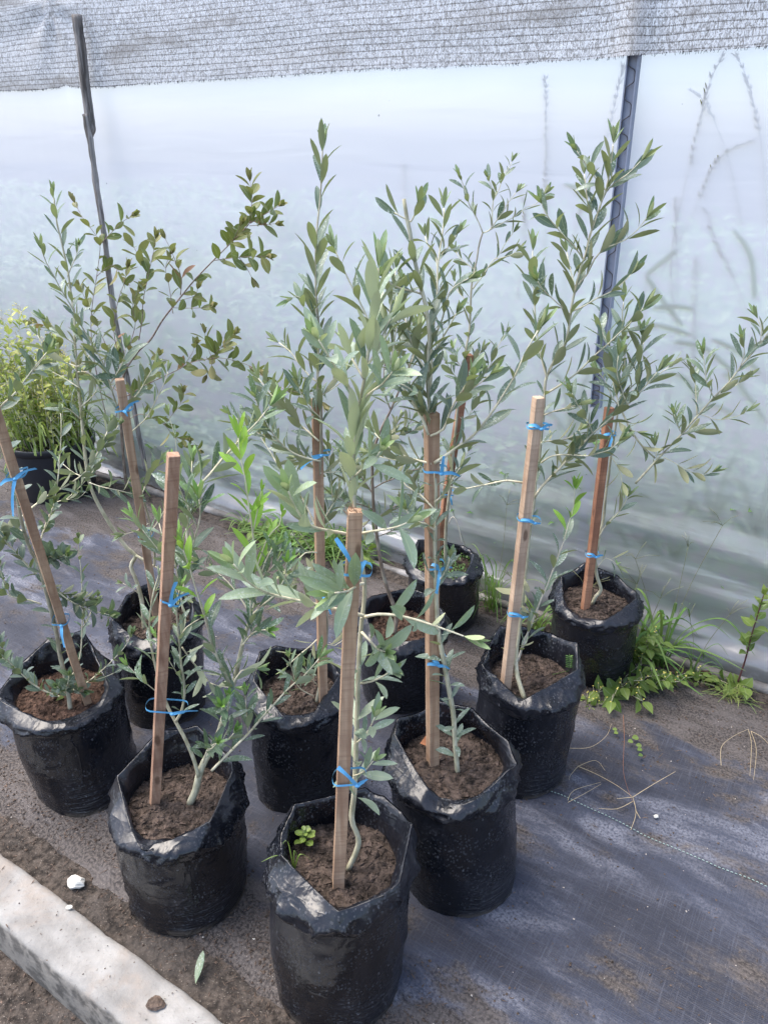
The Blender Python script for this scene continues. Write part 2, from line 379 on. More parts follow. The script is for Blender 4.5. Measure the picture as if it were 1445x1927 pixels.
M['steel'] = plain('galvanised_channel', (.21, .235, .31), .42); M['wire'] = plain('dark_coated_wire', (.035, .035, .045), .4)
M['pot'] = plain('black_rigid_plastic', (.011, .012, .017), .42); M['white'] = plain('white_label', (.75, .75, .74), .5)
M['stone'] = plain('pale_stone', (.62, .60, .54), .9, .2); M['grit'] = plain('grit', (.40, .36, .32), .9, .2); M['brick'] = plain('brick_red', (.30, .075, .05), .9, .2)
M['dry'] = plain('dry_grass', (.46, .37, .23), .85, .2); M['drybrown'] = plain('dry_leaf', (.28, .12, .06), .8, .2); M['drypale'] = plain('bleached_twig', (.55, .50, .42), .8, .2)
M['stitch'] = plain('pale_green_thread', (.30, .40, .36), .7)
M['mould'] = soil_mat('clod', (.05, .04, .033), (.13, .10, .08), (.09, .07, .06))
M['redstem'] = plain('dark_red_stem', (.10, .035, .035), .6); M['seed'] = plain('seed_head', (.20, .20, .10), .8, .2)
M['flower'] = plain('small_yellow_flower', (.7, .6, .15), .7, .2)

# ---------------------------------------------------------------- ground, ground cover, kerb
def terrain(x, y):
    p = Vector((x, y, 0)); n = p.dot(N)
    z = 0.
    if n < .53: z = -.075*min(1, (.53-n)/.02)
    d = math.hypot(x, y-2)
    if d < 6: z += .006*fbm(x*4, y*4, 0, 5) + .004*fbm(x*22, y*22, 3, 3)*(1 if (n < .9 or n > 1.8) else .4)
    if .58 < n < .72: z += .012*(.72-n)/.14*(.6+fbm(x*9, y*9))
    if n > 2.12: z += .02*min(1, (n-2.12)/.12)*(.8+.6*fbm(x*6, y*6))
    return z
def axis(lo, hi, a, b, st, g):
    xs = list(np.arange(a, b, st)); x = xs[-1]; s = st
    while x < hi: s *= g; x += s; xs.append(min(x, hi))
    x = xs[0]; s = st; pre = []
    while x > lo: s *= g; x -= s; pre.append(max(x, lo))
    return pre[::-1]+xs
g = MB(); xs = axis(-60, 60, -2.2, 1.6, .016, 1.35); ys = axis(-55, 80, .55, 4.0, .016, 1.35)
g.add([(x, y, terrain(x, y)) for y in ys for x in xs], [(j*len(xs)+i, j*len(xs)+i+1, (j+1)*len(xs)+i+1, (j+1)*len(xs)+i) for j in range(len(ys)-1) for i in range(len(xs)-1)], (.3, 0, 0, 1))
tag(g.build('ground', M['ground']), kind='structure')

def mat_z(s, n):
    z = .014 + .010*abs(fbm(s*1.6+2, n*5.5, 1.7, 4)) + .0035*fbm(s*9, n*22, 5, 3)
    e = min(max((n-.62)/.09, 0), 1)*min(max((2.17-n)/.1, 0), 1)
    return -.012+(z+.012)*e if e < 1 else z
g = MB(); ss = axis(-9, 6, -3.6, .55, .014, 1.3); ns = list(np.arange(.62, 2.181, .013))
vs = []; uvs = []
for n in ns:
    for s in ss:
        nn = n + .025*nz(s*3.1, n*1.1, 9); vs.append(fr(s, nn, mat_z(s, n))); uvs.append((s, n))
g.add(vs, [(j*len(ss)+i, j*len(ss)+i+1, (j+1)*len(ss)+i+1, (j+1)*len(ss)+i) for j in range(len(ns)-1) for i in range(len(ss)-1)], (.3, 0, 0, 1), uvs)
matobj = tag(g.build('weed_mat', M['mat']), kind='structure')
a, b = on_ground(1030, 1500), on_ground(1445, 1685)
sn = (a.dot(N)+b.dot(N))/2; s0 = a.dot(U)-.03
g = MB(); s = s0
while s < s0+1.4:
    n = sn+.002*math.sin(s*40)+.004*nz(s*3)
    P = [fr(s+k*.0025, n, mat_z(s, n)+.003+(.001 if k == 1 else 0)) for k in range(3)]
    g.tube(P, .0010, 4); s += .0088
g.build('seam_stitching', M['stitch'], matobj)

# kerb
g = MB(); kn0, kn1, kt = .466, .580, .030
prof = [(kn0+.004, -.16), (kn0, -.10), (kn0-.001, -.03), (kn0+.002, kt-.012), (kn0+.006, kt-.004), (kn0+.014, kt)]
prof += [(kn0+.014+(kn1-kn0-.026)*i/14, kt+.001*math.sin(i)) for i in range(1, 14)] + [(kn1-.012, kt), (kn1-.004, kt-.004), (kn1, kt-.012), (kn1+.002, -.02), (kn1+.002, -.16)]
sv = list(np.arange(-4., 1.5, .012)); vs = []
for s in sv:
    for i, (n, z) in enumerate(prof):
        w = fbm(s*7, n*7, z*7, 5)
        chip = max(0, nz(s*14, 3 if n < .52 else 8, 0)-.25)*.022
        edge = 1 if (i in (3, 4, 5) or i in (len(prof)-5, len(prof)-4, len(prof)-3)) else 0
        sg = 1 if n < .52 else -1
        vs.append(fr(s, n+.004*w+sg*edge*(chip+.006*max(0, fbm(s*30, n*4, 2, 3))), z+.0028*fbm(s*18, n*18, 0, 4)-edge*chip*.6))
m_ = len(prof)
g.add(vs, [(j*m_+i, j*m_+i+1, (j+1)*m_+i+1, (j+1)*m_+i) for j in range(len(sv)-1) for i in range(m_-1)], (.5, 0, 0, 1))
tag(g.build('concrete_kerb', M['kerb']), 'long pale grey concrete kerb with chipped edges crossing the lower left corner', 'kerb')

# ---------------------------------------------------------------- film wall, roll, net, poles
def film_off(s, z):      # distance the film bulges towards the camera
    k = min(1, max(0, (.75-z)/.75))
    o = .034*k*abs(fbm(s*1.1+z*1.5, z*8.5, 3, 3)) + .022*k*k*math.sin(z*36+1.6*nz(s*1.1, 0, 4)*3+s*.8) + .012*nz(s*.9, z*1.3, 7) + .0018*fbm(s*4, z*22, 1, 4) + .0022*fbm(s*13, z*1.5, 6, 3)
    o += .05*math.exp(-z/.045)
    for sp in (-2.985, -.735): o += .006*math.exp(-abs(s-sp)/.05)
    return max(o, -.002)
g = MB(); ss = axis(-9, 5, -3.9, .45, .02, 1.3); zs = [-.06, -.03]+[.011*i for i in range(100)]+[1.1+.03*i for i in range(56)]
vs = []; uvs = []
for z in zs:
    for s in ss: vs.append(fr(s, WALL-film_off(s, max(z, 0)), z)); uvs.append((s, z))
g.add(vs, [(j*len(ss)+i, j*len(ss)+i+1, (j+1)*len(ss)+i+1, (j+1)*len(ss)+i) for j in range(len(zs)-1) for i in range(len(ss)-1)], (0, 0, 0, 1), uvs)
wall = empty('plastic_film_wall', fr(-1.6, WALL, 0), 'milky translucent plastic sheet wall standing behind the potted trees', 'greenhouse wall')
g.build('film_sheet', M['film'], wall, wall.location)
t = NT('dusty_rolled_film'); co = t.coord(); M['roll'] = t.set(t.mix(t.ramp(t.noise(co, 12, 5), .35, .65), (.10, .09, .08), (.24, .23, .225)), .6, t.bump(t.noise(t.coord((3, 3, 3)), 9, 4), .5, .01))
g = MB(); P = [fr(s, WALL-.062+.012*nz(s*2, 5), .012+.006*nz(s*1.7, 2)) for s in np.arange(-7, 3.5, .05)]
g.tube(P, [.017+.008*nz(i*.21, 7) for i in range(len(P))], 12); g.build('rolled_hem', M['roll'], wall, wall.location)

_c0 = on_wall(1198, 50, WALL-.03).dot(U)
def net_off(s, z):
    cb = .026*math.exp(-((s-_c0)/.035)**2)
    o = .022 + .010*nz(s*.8, z*3, 11) + .004*fbm(s*2, z*9, 3, 3)
    d = math.hypot((s+2.99)/.22, (z-1.99)/.12); o += .02*math.exp(-d)*math.sin(6*math.atan2(z-1.99, s+2.99)+2)
    return o+cb
g = MB(); ss = axis(-9, 5, -3.9, .45, .022, 1.3); vs = []; uvs = []; NZ = 46
for j in range(NZ):
    for s in ss:
        zb = 1.705+.020*nz(s*1.6, 1, 1)+.004*nz(s*9, 1, 1)+(.012*math.exp(-abs(s+2.98)/.05))
        z = zb+(2.75-zb)*(j/(NZ-1))
        pk = .030*math.exp(-math.hypot((s+2.99)/.30, (z-2.0)/.14)); pk2 = .012*math.exp(-abs(s+.735)/.06)
        vs.append(fr(s, WALL-net_off(s, z), z)); uvs.append((s, z-pk*(1 if z < 2 else -.6)-pk2*.4+.010*nz(s*1.3, z*2, 4)))
g.add(vs, [(j*len(ss)+i, j*len(ss)+i+1, (j+1)*len(ss)+i+1, (j+1)*len(ss)+i) for j in range(NZ-1) for i in range(len(ss)-1)], (0, 0, 0, 1), uvs)
net = tag(g.build('shade_net', M['net']), 'silvery grey ribbed shade netting hung along the top of the plastic wall', 'shade net')
g = MB()
for k in range(900):      # frayed lower edge
    s = random.uniform(-3.9, .4); z = 1.706+.020*nz(s*1.6, 1, 1)+.004*nz(s*9, 1, 1)+(.012*math.exp(-abs(s+2.98)/.05)); a_ = fr(s, WALL-net_off(s, z)-.001, z+.002)
    g.tube([a_, a_+U*random.uniform(-.004, .004)+Vector((0, 0, -random.uniform(.002, .009)))], .0006, 3)
g.build('frayed_edge', M['wire'], net)

def pole_pts(px, n, k=8, j=.004):
    Q = [on_wall(x, y, n) for x, y in px]; out = []
    for i in range(len(Q)-1):
        for q in range(k): out.append(Q[i].lerp(Q[i+1], q/k))
    out.append(Q[-1]); return [p+U*j*nz(i*.35, 1.3)+Vector((0, 0, 0)) for i, p in enumerate(out)]
pl = empty('wooden_pole', on_wall(275, 885, WALL-.075), 'grey weathered wooden pole leaning against the left of the plastic wall', 'pole')
g = MB(); P = pole_pts([(144, 28), (152, 80), (160, 150), (170, 225), (173, 258)], WALL-.055, 7)
g.tube(P, [(.0185+.002*nz(i*.5, 2)) * (1 if i < len(P)-5 else [1, .95, .85, .65, .4][i-len(P)+5]) for i in range(len(P))], 9)
g.build('upper_post', M['pole'], pl, pl.location)
g = MB(); P = pole_pts([(160, 215), (170, 262), (181, 340), (195, 430), (206, 520), (221, 620), (240, 710), (258, 800), (275, 885)], WALL-.075, 7, .006)
g.tube(P, [.0125+.0028*nz(i*.4, 6)-.002*(i/len(P)) for i in range(len(P))], 9); g.build('lower_branch', M['pole'], pl, pl.location)

lc = empty('lock_channel_post', on_wall(1082, 1150, WALL+.035), 'grey blue metal film channel post with wavy wire on the right', 'post')
chx = [(1206, 0), (1194, 100), (1176, 260), (1159, 420), (1140, 590), (1125, 720), (1121, 765)]
g = MB()
P = [on_wall(x, y, WALL-.018) for x, y in chx]
top = P[0]+Vector((0, 0, .5)); e_ = P[-1]+(P[-1]-P[-2])*.02; P = [top]+P+[e_]
for (du, w, dn) in ((-.0135, .0035, -.010), (0, .029, 0), (.0135, .0035, -.010)):
    vs = []
    for p in P:
        for a_, b_ in ((-w/2, -.004+dn), (w/2, -.004+dn), (w/2, .012), (-w/2, .012)): vs.append(p+U*(du+a_)+N*b_)
    g.add(vs, [(4*i+j, 4*i+(j+1) % 4, 4*i+4+(j+1) % 4, 4*i+4+j) for i in range(len(P)-1) for j in range(4)])
g.build('channel', M['steel'], lc, lc.location, smooth=False)
g = MB(); P2 = []; L = (P[-2]-P[1]).length; k = int(L/.0045)
for i in range(k):
    t_ = i/k*(len(P)-3)+1; q = int(t_); p = P[q].lerp(P[q+1], t_-q); w_ = (i*.0045/.068) % 1
    P2.append(p+U*(.0105*math.tanh(2.6*math.sin(2*math.pi*w_))/.99)+N*(-.013))
g.tube(P2, .0016, 6); g.build('wiggle_wire', M['wire'], lc, lc.location)
g = MB(); a_ = on_wall(1124, 735, WALL+.035); b_ = on_wall(1082, 1130, WALL+.035); b_.z = -.05; g.tube([a_, b_], .014, 12); g.build('lower_pipe', M['steel'], lc, lc.location)

# ---------------------------------------------------------------- plants
def catmull(P, step):
    P = [Vector(p) for p in P]; out = []
    for i in range(len(P)-1):
        p0, p1, p2, p3 = P[max(i-1, 0)], P[i], P[i+1], P[min(i+2, len(P)-1)]
        n = max(2, int((p2-p1).length/step))
        for k in range(n):
            t = k/n
            out.append(.5*((2*p1)+(p2-p0)*t+(2*p0-5*p1+4*p2-p3)*t*t+(3*p1-p0-3*p2+p3)*t**3))
    out.append(P[-1]); return out
def leaves_on(mb, P, f0, f1, sp, L, Wr, ang=(38, 62), tip=True, yng=0., mb2=None, drop=.09, az0=None, shape=0, bend=(-.15, .75), alt=False):
    Ls = [0]
    for i in range(1, len(P)): Ls.append(Ls[-1]+(P[i]-P[i-1]).length)
    T = Ls[-1]; d = T*f0; az = random.uniform(0, 3.14) if az0 is None else az0; k = 0
    def at(d):
        for i in range(1, len(P)):
            if Ls[i] >= d: break
        f = (d-Ls[i-1])/max(1e-6, Ls[i]-Ls[i-1]); return P[i-1].lerp(P[i], f), (P[i]-P[i-1]).normalized()
    while d < T*f1-.002:
        p, t = at(d); a = t.orthogonal().normalized(); a = Matrix.Rotation(az, 3, t) @ a
        fr_ = d/T; sc = random.uniform(.66, 1.14)*(1 if fr_ < .75 or not tip else 1-.9*(fr_-.75))
        for sg in ((1, -1) if not alt else ((1,) if k % 2 else (-1,))):
            if random.random() < drop: continue
            an = R(random.uniform(*ang)*.86); aa = Matrix.Rotation(random.uniform(-.35, .35), 3, t) @ (a*sg)
            dr = t*math.cos(an)+aa*math.sin(an); dr.z += random.uniform(.08, .46); dr.normalize()
            n = t-dr*t.dot(dr)
            if n.length < .05: n = Vector((0, 0, 1))
            n = Matrix.Rotation(random.uniform(-.5, .5), 3, dr) @ n.normalized()
            y = min(1, max(0, yng+(max(0, fr_-.86)*3.2 if tip else 0)+random.uniform(-.06, .06)))
            mb.leaf(p+aa*.0015, dr, n, L*sc, L*Wr*sc*random.uniform(.85, 1.15), random.random(), y, random.uniform(*bend), shape)
        az += math.pi/2+random.uniform(-.3, .3); d += sp*random.uniform(.62, 1.4)*(1 if fr_ < .8 else .8); k += 1
    if tip:
        p, t = P[-1], (P[-1]-P[-2]).normalized()
        for q in range(4):
            a = Matrix.Rotation(q*math.pi/2+az, 3, t) @ t.orthogonal().normalized(); an = R(random.uniform(8, 26))
            dr = t*math.cos(an)+a*math.sin(an); mb.leaf(p, dr, t-dr*t.dot(dr)+a*-.2, L*random.uniform(.45, .72), L*Wr*.55, random.random()*.7, min(1, yng+.45+.3*random.random()), .05, shape)

class Tree:
    def __init__(s, root, place, leafm, L=.062, Wr=.22, sp=.026):
        s.root = root; s.place = place; s.L = L; s.Wr = Wr*(.95 if Wr < .4 else 1); s.sp = sp; s.tw = 0; s.fol = MB(); s.leafm = leafm; s.young = MB(); s.br = []; s.tk = None; s.tmat = 'twig'
    def path(s, pts, d0=0., d1=0., step=.012):
        n = len(pts); Q = []
        for i, p in enumerate(pts):
            d = p[2] if len(p) > 2 else d0+(d1-d0)*i/(n-1)
            q = s.place(p[0], p[1], d); k = q.dot(N)
            if k > WALL-.05: q = s.place(p[0], p[1], d-(k-WALL+.05)*1.25)
            Q.append(q)
        return catmull(Q, step)
    def stem(s, pts, r0, r1, name='trunk', mat='bark', **k):
        P = s.path(pts, **k); g = MB(); n = len(P)
        g.tube(P, [(r0+(r1-r0)*i/(n-1))*(1+.10*nz(i*.4, r0*900)) for i in range(n)], 8)
        o = g.build(name, M[mat], s.tk if (name == 'branch' and s.tk) else s.root, s.root.location)
        if name == 'trunk': s.tk = o
        return P
    def branch(s, pts, r0=2.4, r1=.9, d0=0., d1=0., f0=.15, f1=1., L=1., sp=1., yng=0., ang=(34, 62), twigs=0, young=False, mat=None, tip=True, drop=.10):
        P = s.path(pts, d0, d1); n = len(P); g = MB()
        g.tube(P, [(r0+(r1-r0)*i/(n-1))/1000*1.05 for i in range(n)], 6)
        fol = MB() if young else s.fol
        if f0 < 1: leaves_on(fol, P, f0, f1, s.sp*sp, s.L*L, s.Wr, ang, tip, yng, drop=drop)
        if s.tw and r0 > 1 and (P[-1]-P[0]).length > .07 and twigs == 0 and not young: twigs = s.tw
        for q in range(twigs):
            i = int(n*random.uniform(.2, .85)); t = (P[min(i+1, n-1)]-P[i-1]).normalized()
            a = Matrix.Rotation(random.uniform(0, 6.28), 3, t) @ t.orthogonal().normalized(); dr = (t*.75+a*.65+Vector((0, 0, .25))).normalized()
            ln = random.uniform(.05, .11); T = [P[i]+dr*ln*w+Vector((0, 0, .25*ln*w*w)) for w in (0, .25, .5, .75, 1)]
            T = [p - N*max(0, p.dot(N)-(WALL-.05)) for p in T]
            g.tube(T, [.0011, .001, .0009, .0008, .0006], 5); leaves_on(fol, T, .15, 1, s.sp*sp*.75, s.L*L*.85, s.Wr, ang, True, yng+.05)
        if young: tag(fol.build('new_foliage', M['leaf_bright'], s.root, s.root.location), 'bright yellow green new shoot')
        g.build('branch', M[mat or s.tmat], s.tk or s.root, s.root.location)
        return P
    def done(s):
        s.fol.build('foliage', M[s.leafm], s.root, s.root.location)

def crumbs(mb, P, r, tone=(0, 1), flat=.7, long=1.):
    o = [(1, 0, 0), (0, 1, 0), (-1, 0, 0), (0, -1, 0), (0, 0, 1), (0, 0, -1)]
    rz = random.uniform(0, 6.28); M3 = Matrix.Rotation(rz, 3, 'Z') @ Matrix.Rotation(random.uniform(-.5, .5), 3, 'X')
    vs = [Vector(P)+M3 @ Vector((v[0]*r*long*random.uniform(.7, 1.3), v[1]*r*random.uniform(.6, 1.2), v[2]*r*flat*random.uniform(.7, 1.2))) for v in o]
    mb.add(vs, [(0, 1, 4), (1, 2, 4), (2, 3, 4), (3, 0, 4), (1, 0, 5), (2, 1, 5), (3, 2, 5), (0, 3, 5)], (random.uniform(*tone), 0, 0, 1))

def grow_bag(root, base, top, hs, r, rim, seed, soilm='soil', rb=.95, cuff=True, chips=120):
    """base, top: centres on the ground and at soil height hs; rim: 12 (dr, dz) metres from angle 0 (right) anticlockwise"""
    A = Vector(base); B = Vector(top); B.z = hs; o = root.location; K = 132
    def rimv(a):
        f = (a/(2*math.pi)*12+.35*nz(a*2, seed)) % 12; i = int(f); t = f-i
        return [rim[i % 12][q]*(1-t)+rim[(i+1) % 12][q]*t for q in (0, 1)]
    axis_ = (B-A)
    rows = []
    zf = [0, .0, .012, .03, .055, .09]+[.09+.91*i/26 for i in range(1, 27)]
    for i, f in enumerate(zf):
        c = A+axis_*f; rr = r*[.0, .80, .93, .98, 1., 1.][i]*rb if i < 6 else r*(rb+(1-rb)*min(1, (f-.09)/.4))
        if i == 0: rr = r*.3
        row = []
        for j in range(K):
            a = 2*math.pi*j/K; ca, sa = math.cos(a), math.sin(a)
            d = 0
            if i > 1:
                w = 1-abs(2*nz(ca*1.1+seed, sa*1.1, f*9+seed)); mk = max(0, .35+1.6*nz(ca*1.7, sa*1.7+seed, f*2.2)); d += .0040*(w**5)*mk*(1.15-.8*f)
                w2 = 1-abs(2*nz(ca*2.2+seed*2, sa*2.2, f*3+seed)); d += .0022*(w2**5)
                d += .010*nz(ca*.9, sa*.9+seed, f*1.5)+.0006*nz(ca*9, sa*9, f*14+seed)
                if f > .8: d += (f-.8)/.2*.003*nz(ca*7, sa*7, seed+3)
            row.append(c+Vector((ca, sa, 0))*(rr+d))
        if i > 1: row = [p+Vector((0, 0, .001*nz(p.x*30, p.y*30, seed))) for p in row]
        rows.append(row)
    rs = random.Random(int(seed*10)); kn = []; a = rs.uniform(0, .4)
    while a < 6.05+.0: kn.append(a); a += rs.choice((.22, .35, .6, .85, 1.15))*rs.uniform(.8, 1.2)
    kp = []
    for a in kn:
        dr, dz = rimv(a); dr = dr*.8-.007+rs.uniform(-.016, .007); dz = dz+.014+rs.uniform(-.012, .012)
        kp.append((a, Vector((math.cos(a)*(r+dr), math.sin(a)*(r+dr), dz))))
    kp.append((kp[0][0]+2*math.pi, kp[0][1])); tops = []
    for j in range(K):
        a = 2*math.pi*j/K; aa = a if a >= kp[0][0] else a+2*math.pi
        for q in range(len(kp)-1):
            if kp[q][0] <= aa <= kp[q+1][0]: break
        f = (aa-kp[q][0])/(kp[q+1][0]-kp[q][0]); v = kp[q][1].lerp(kp[q+1][1], f); v = v+Vector((0, 0, -.006*math.sin(math.pi*f)*rs.__class__(q).random()))
        out = Vector((math.cos(a), math.sin(a), 0)); v += out*.0012*nz(out.x*12, out.y*12, seed)
        tops.append((out, v))
    def blend(j, q, extra=0.): out, v = tops[j]; w = out*(r+extra)*(1-q)+Vector((v.x, v.y, 0))*q; return w+Vector((0, 0, v.z*q))
    rimrows = []
    for q in (.2, .4, .6, .8, .92, 1.):
        rimrows.append([B+blend(j, q)+tops[j][0]*.007*math.sin(q*3.1)*nz(tops[j][0].x*3.5, tops[j][0].y*3.5, seed+q*2.5) for j in range(K)])
    rows += rimrows
    edge = rimrows[-1]
    rows.append([edge[j]-tops[j][0]*.0025+Vector((0, 0, -.0005)) for j in range(K)])
    for q in (.9, .75, .55, .3, .0, -.3):
        k_ = max(q, 0); rows.append([B+blend(j, k_, -.020)-tops[j][0]*(.004+.004*math.sin(3.1*k_))+tops[j][0]*.009*math.sin(3.1*min(1, 1-k_*.9))*nz(tops[j][0].x*4.5, tops[j][0].y*4.5, seed+q*3)+Vector((0, 0, q*.04 if q < 0 else 0)) for j in range(K)])
    g = MB(); nb = len(zf)
    g.add([p for r_ in rows for p in r_], [(i*K+j, i*K+(j+1) % K, (i+1)*K+(j+1) % K, (i+1)*K+j) for i in range(len(rows)-1) for j in range(K)], [(min(1, max(0, (i-nb+4)/4)), 0, 0, 1) for i in range(len(rows)) for j in range(K)])
    bag = g.build('grow_bag', M['bag'], root, o)
    if cuff:
        g = MB(); rows = []
        for q in range(11):
            f = q/10; row = []
            for j in range(K):
                out, v = tops[j]; a = 2*math.pi*j/K
                low = hs-.026-.014*nz(out.x*2, out.y*2, seed+5)-.010*max(0, math.sin(a*2+seed))
                z = (hs+v.z+.0012)*(1-f)+low*f
                if z > hs: w = blend(j, min(1, (z-hs)/max(v.z, .001))); c = B; w.z = 0
                else: c = A+axis_*(z/hs); w = out*r
                bulge = .0018+.0025*math.sin(f*3.1)+.013*math.sin(f*2.6)*abs(nz(out.x*1.9+f, out.y*1.9, seed+f*1.3))+.008*math.sin(f*2.6)*(1-min(1, 6*abs(nz(out.x*3.2+f*.9, out.y*3.2, seed*2+f))))+.004*math.sin(f*3.1)*(1-min(1, 6*abs(nz(out.x*6+f*2.5, out.y*6, seed*3+f*2))))
                if q == 0: bulge = .0006
                if q == 10: bulge *= .75
                p = Vector((c.x, c.y, 0))+w+out*bulge; p.z = z; row.append(p)
            rows.append(row)
        rows.append([p-tops[j][0]*.004 for j, p in enumerate(rows[-1])])
        g.add([p for r_ in rows for p in r_], [(i*K+j, (i+1)*K+j, (i+1)*K+(j+1) % K, i*K+(j+1) % K) for i in range(len(rows)-1) for j in range(K)], (1, 0, 0, 1))
        g.build('folded_cuff', M['bag'], bag, o)
    # soil
    g = MB(); vs = []; fs = []; RR = 22; KK = 48
    def sz(x, y): return hs-.010+.009*fbm(x*14+seed, y*14, 0, 3)+.005*fbm(x*60, y*60, seed, 3)
    vs.append(Vector((B.x, B.y, sz(0, 0)))); col = [(.4, 0, 0, 1)]
    for i in range(1, RR+1):
        for j in range(KK):
            a = 2*math.pi*j/KK; q = (r-.001)*i/RR; x, y = q*math.cos(a), q*math.sin(a); vs.append(Vector((B.x+x, B.y+y, sz(x, y)))); col.append((.4, 0, 0, 1))
    fs += [(0, 1+j, 1+(j+1) % KK) for j in range(KK)]
    fs += [(1+(i-1)*KK+j, 1+i*KK+j, 1+i*KK+(j+1) % KK, 1+(i-1)*KK+(j+1) % KK) for i in range(1, RR) for j in range(KK)]
    g.add(vs, fs, col)
    for k in range(chips*5):
        a = random.uniform(0, 6.28); q = (r-.012)*math.sqrt(random.random()); x, y = q*math.cos(a), q*math.sin(a)
        if random.random() < (.75 if soilm == 'soil_chip' else .38): crumbs(g, (B.x+x, B.y+y, sz(x, y)+.002), random.uniform(.0012, .0026), (0, 1), .5, random.uniform(2, 5))
        else: crumbs(g, (B.x+x, B.y+y, sz(x, y)+.001), random.choice((.002, .0025, .003, .004, .006, .010)), (0, 1))
    g.build('soil', M[soilm], root, o, smooth=False)
    return bag

def stake(root, p0, p1, w, mat, rot=0., splint=False, w1=None):
    w1 = w1 or w; p0, p1 = Vector(p0), Vector(p1); t = (p1-p0).normalized(); x = Vector((1, 0, 0)); x = (x-t*x.dot(t)).normalized(); x = Matrix.Rotation(rot, 3, t) @ x; y = t.cross(x)
    g = MB(); vs = []; n = 40; b = .07; sd = random.random()*50
    cs = [(-1, -1+b), (-1+b, -1), (1-b, -1), (1, -1+b), (1, 1-b), (1-b, 1), (-1+b, 1), (-1, 1-b)]
    for i in range(n+1):
        f = i/n; ww = (w+(w1-w)*f)/2; c = p0.lerp(p1, f)
        for k, (a, q) in enumerate(cs): vs.append(c+x*ww*(a+.07*nz(f*16, k//2*7, sd))+y*ww*(q+.07*nz(f*16, k//2*7+3, sd)))
    c = p1; top = []
    for k, (a, q) in enumerate(cs): vs.append(p1+x*w1/2*a*.92+y*w1/2*q*.92+t*(.002+(.010*abs(nz(k*2.3, sd)) if splint else .001*nz(k, sd))))
    fs = [(i*8+j, i*8+(j+1) % 8, (i+1)*8+(j+1) % 8, (i+1)*8+j) for i in range(n+1) for j in range(8)]
    fs += [tuple((n+1)*8+j for j in range(8)), tuple(range(8))[::-1]]
    g.add(vs, fs)
    if splint:
        for k in range(16):
            a, q = random.uniform(-1, 1), random.uniform(-1, 1); s0_ = p1+x*w1/2*a+y*w1/2*q-t*.004
            dr = (t*random.uniform(.3, 1)+x*random.uniform(-.9, .2)+y*random.uniform(-.3, .3)).normalized()
            g.tube([s0_, s0_+dr*random.uniform(.008, .02)], [.0016, .0004], 4)
    return g.build('stake', M[mat], root, root.location, smooth=False)

def tie(st, c, hw, hd, axis_t, tails, root, tilt=0.):
    """ribbon looped round stake and stem; tails = list of (dx, dz, dy) ends from the knot"""
    g = MB(); t = axis_t.normalized(); x = Vector((1, 0, 0)); x = (x-t*x.dot(t)).normalized(); x = (x+t*tilt).normalized(); y = t.cross(x)
    P = []; S = []
    for i in range(29):
        a = 2*math.pi*i/28; ca, sa = math.cos(a), math.sin(a)
        k = 1/max(abs(ca), abs(sa))**.45
        P.append(c+x*hw*ca*min(k, 1.12)+y*hd*sa*min(k, 1.12)+t*.0015*math.sin(3*a)); S.append(t)
    g.ribbon(P, S, .0043)
    kn = c-y*hd*1.05*(1 if y.y > 0 else -1)+x*hw*random.uniform(.1, .5)
    vs = []
    g.tube([kn-x*.004, kn, kn+x*.004], [.002, .0038, .002], 6)
    for dx, dz, dy in tails:
        e = kn+Vector((dx, dy, dz)); m = kn.lerp(e, .5)+Vector((0, -.004, .006))
        Q = catmull([kn, m, e], .006); d = (e-kn).normalized(); sd = d.cross(Vector((0, 1, 0)))
        sd = (sd if sd.length > .1 else Vector((1, 0, 0))).normalized()
        S = [(Matrix.Rotation(.9*i/len(Q)-.2, 3, d) @ sd) for i in range(len(Q))]; g.ribbon(Q, S, [.006+.001*math.sin(i) for i in range(len(Q))], fold=.1)
    return g.build('tie', M['tie'], st, root.location)

GRP = 'olive saplings standing in black grow bags'
def potted(label, base_px, top_px, hs, diam, rim, seed, **k):
    base = on_ground(*base_px); root = empty('potted_olive_tree', base, label, 'potted tree', GRP)
    Y = base.y; T = on_y(top_px[0], top_px[1], Y); r = ray(*top_px); T = CAM+r*((hs-CAMZ)/r.z)
    grow_bag(root, base, T, hs, diam/2, rim, seed, **k)
    return root, T.y
def yplace(Y): return lambda x, y, d: on_y(x, y, Y+d)
def mk_stake(root, Y, a, b, w, mat, da=0., db=None, rot=0., hs=.3, ties=(), w1=None, splint=False):
    db = da if db is None else db
    p0, p1 = on_y(a[0], a[1], Y+da), on_y(b[0], b[1], Y+db); t = (p1-p0).normalized(); q0 = p0-t*.05
    st = stake(root, q0, p1, w, mat, rot, splint, w1)
    for ty in ties:
        px, py, off, hw = ty[:4]; f = (py-a[1])/(b[1]-a[1]); c = p0.lerp(p1, f)+Vector((off, 0.005, 0))
        tie(st, c, hw, w/2+.010, t, ty[4], root, ty[5] if len(ty) > 5 else 0.)
    return st

def soil_d(px, py, hs, Y): return (CAM+ray(px, py)*((hs-CAMZ)/ray(px, py).z)).y - Y
def lo(pts, hs, Y, d=0., dend=0.):
    """start a traced stem on the soil and let it settle to the depth d"""
    d0 = soil_d(pts[0][0], pts[0][1], hs-.012, Y); n = len(pts); out = []
    for i, p in enumerate(pts):
        f = min(1, i/2.5); out.append((p[0], p[1], d0*(1-f)+(d+(dend-d)*i/(n-1))*f))
    return out
def Dat(lst, i): return lst[i][2]

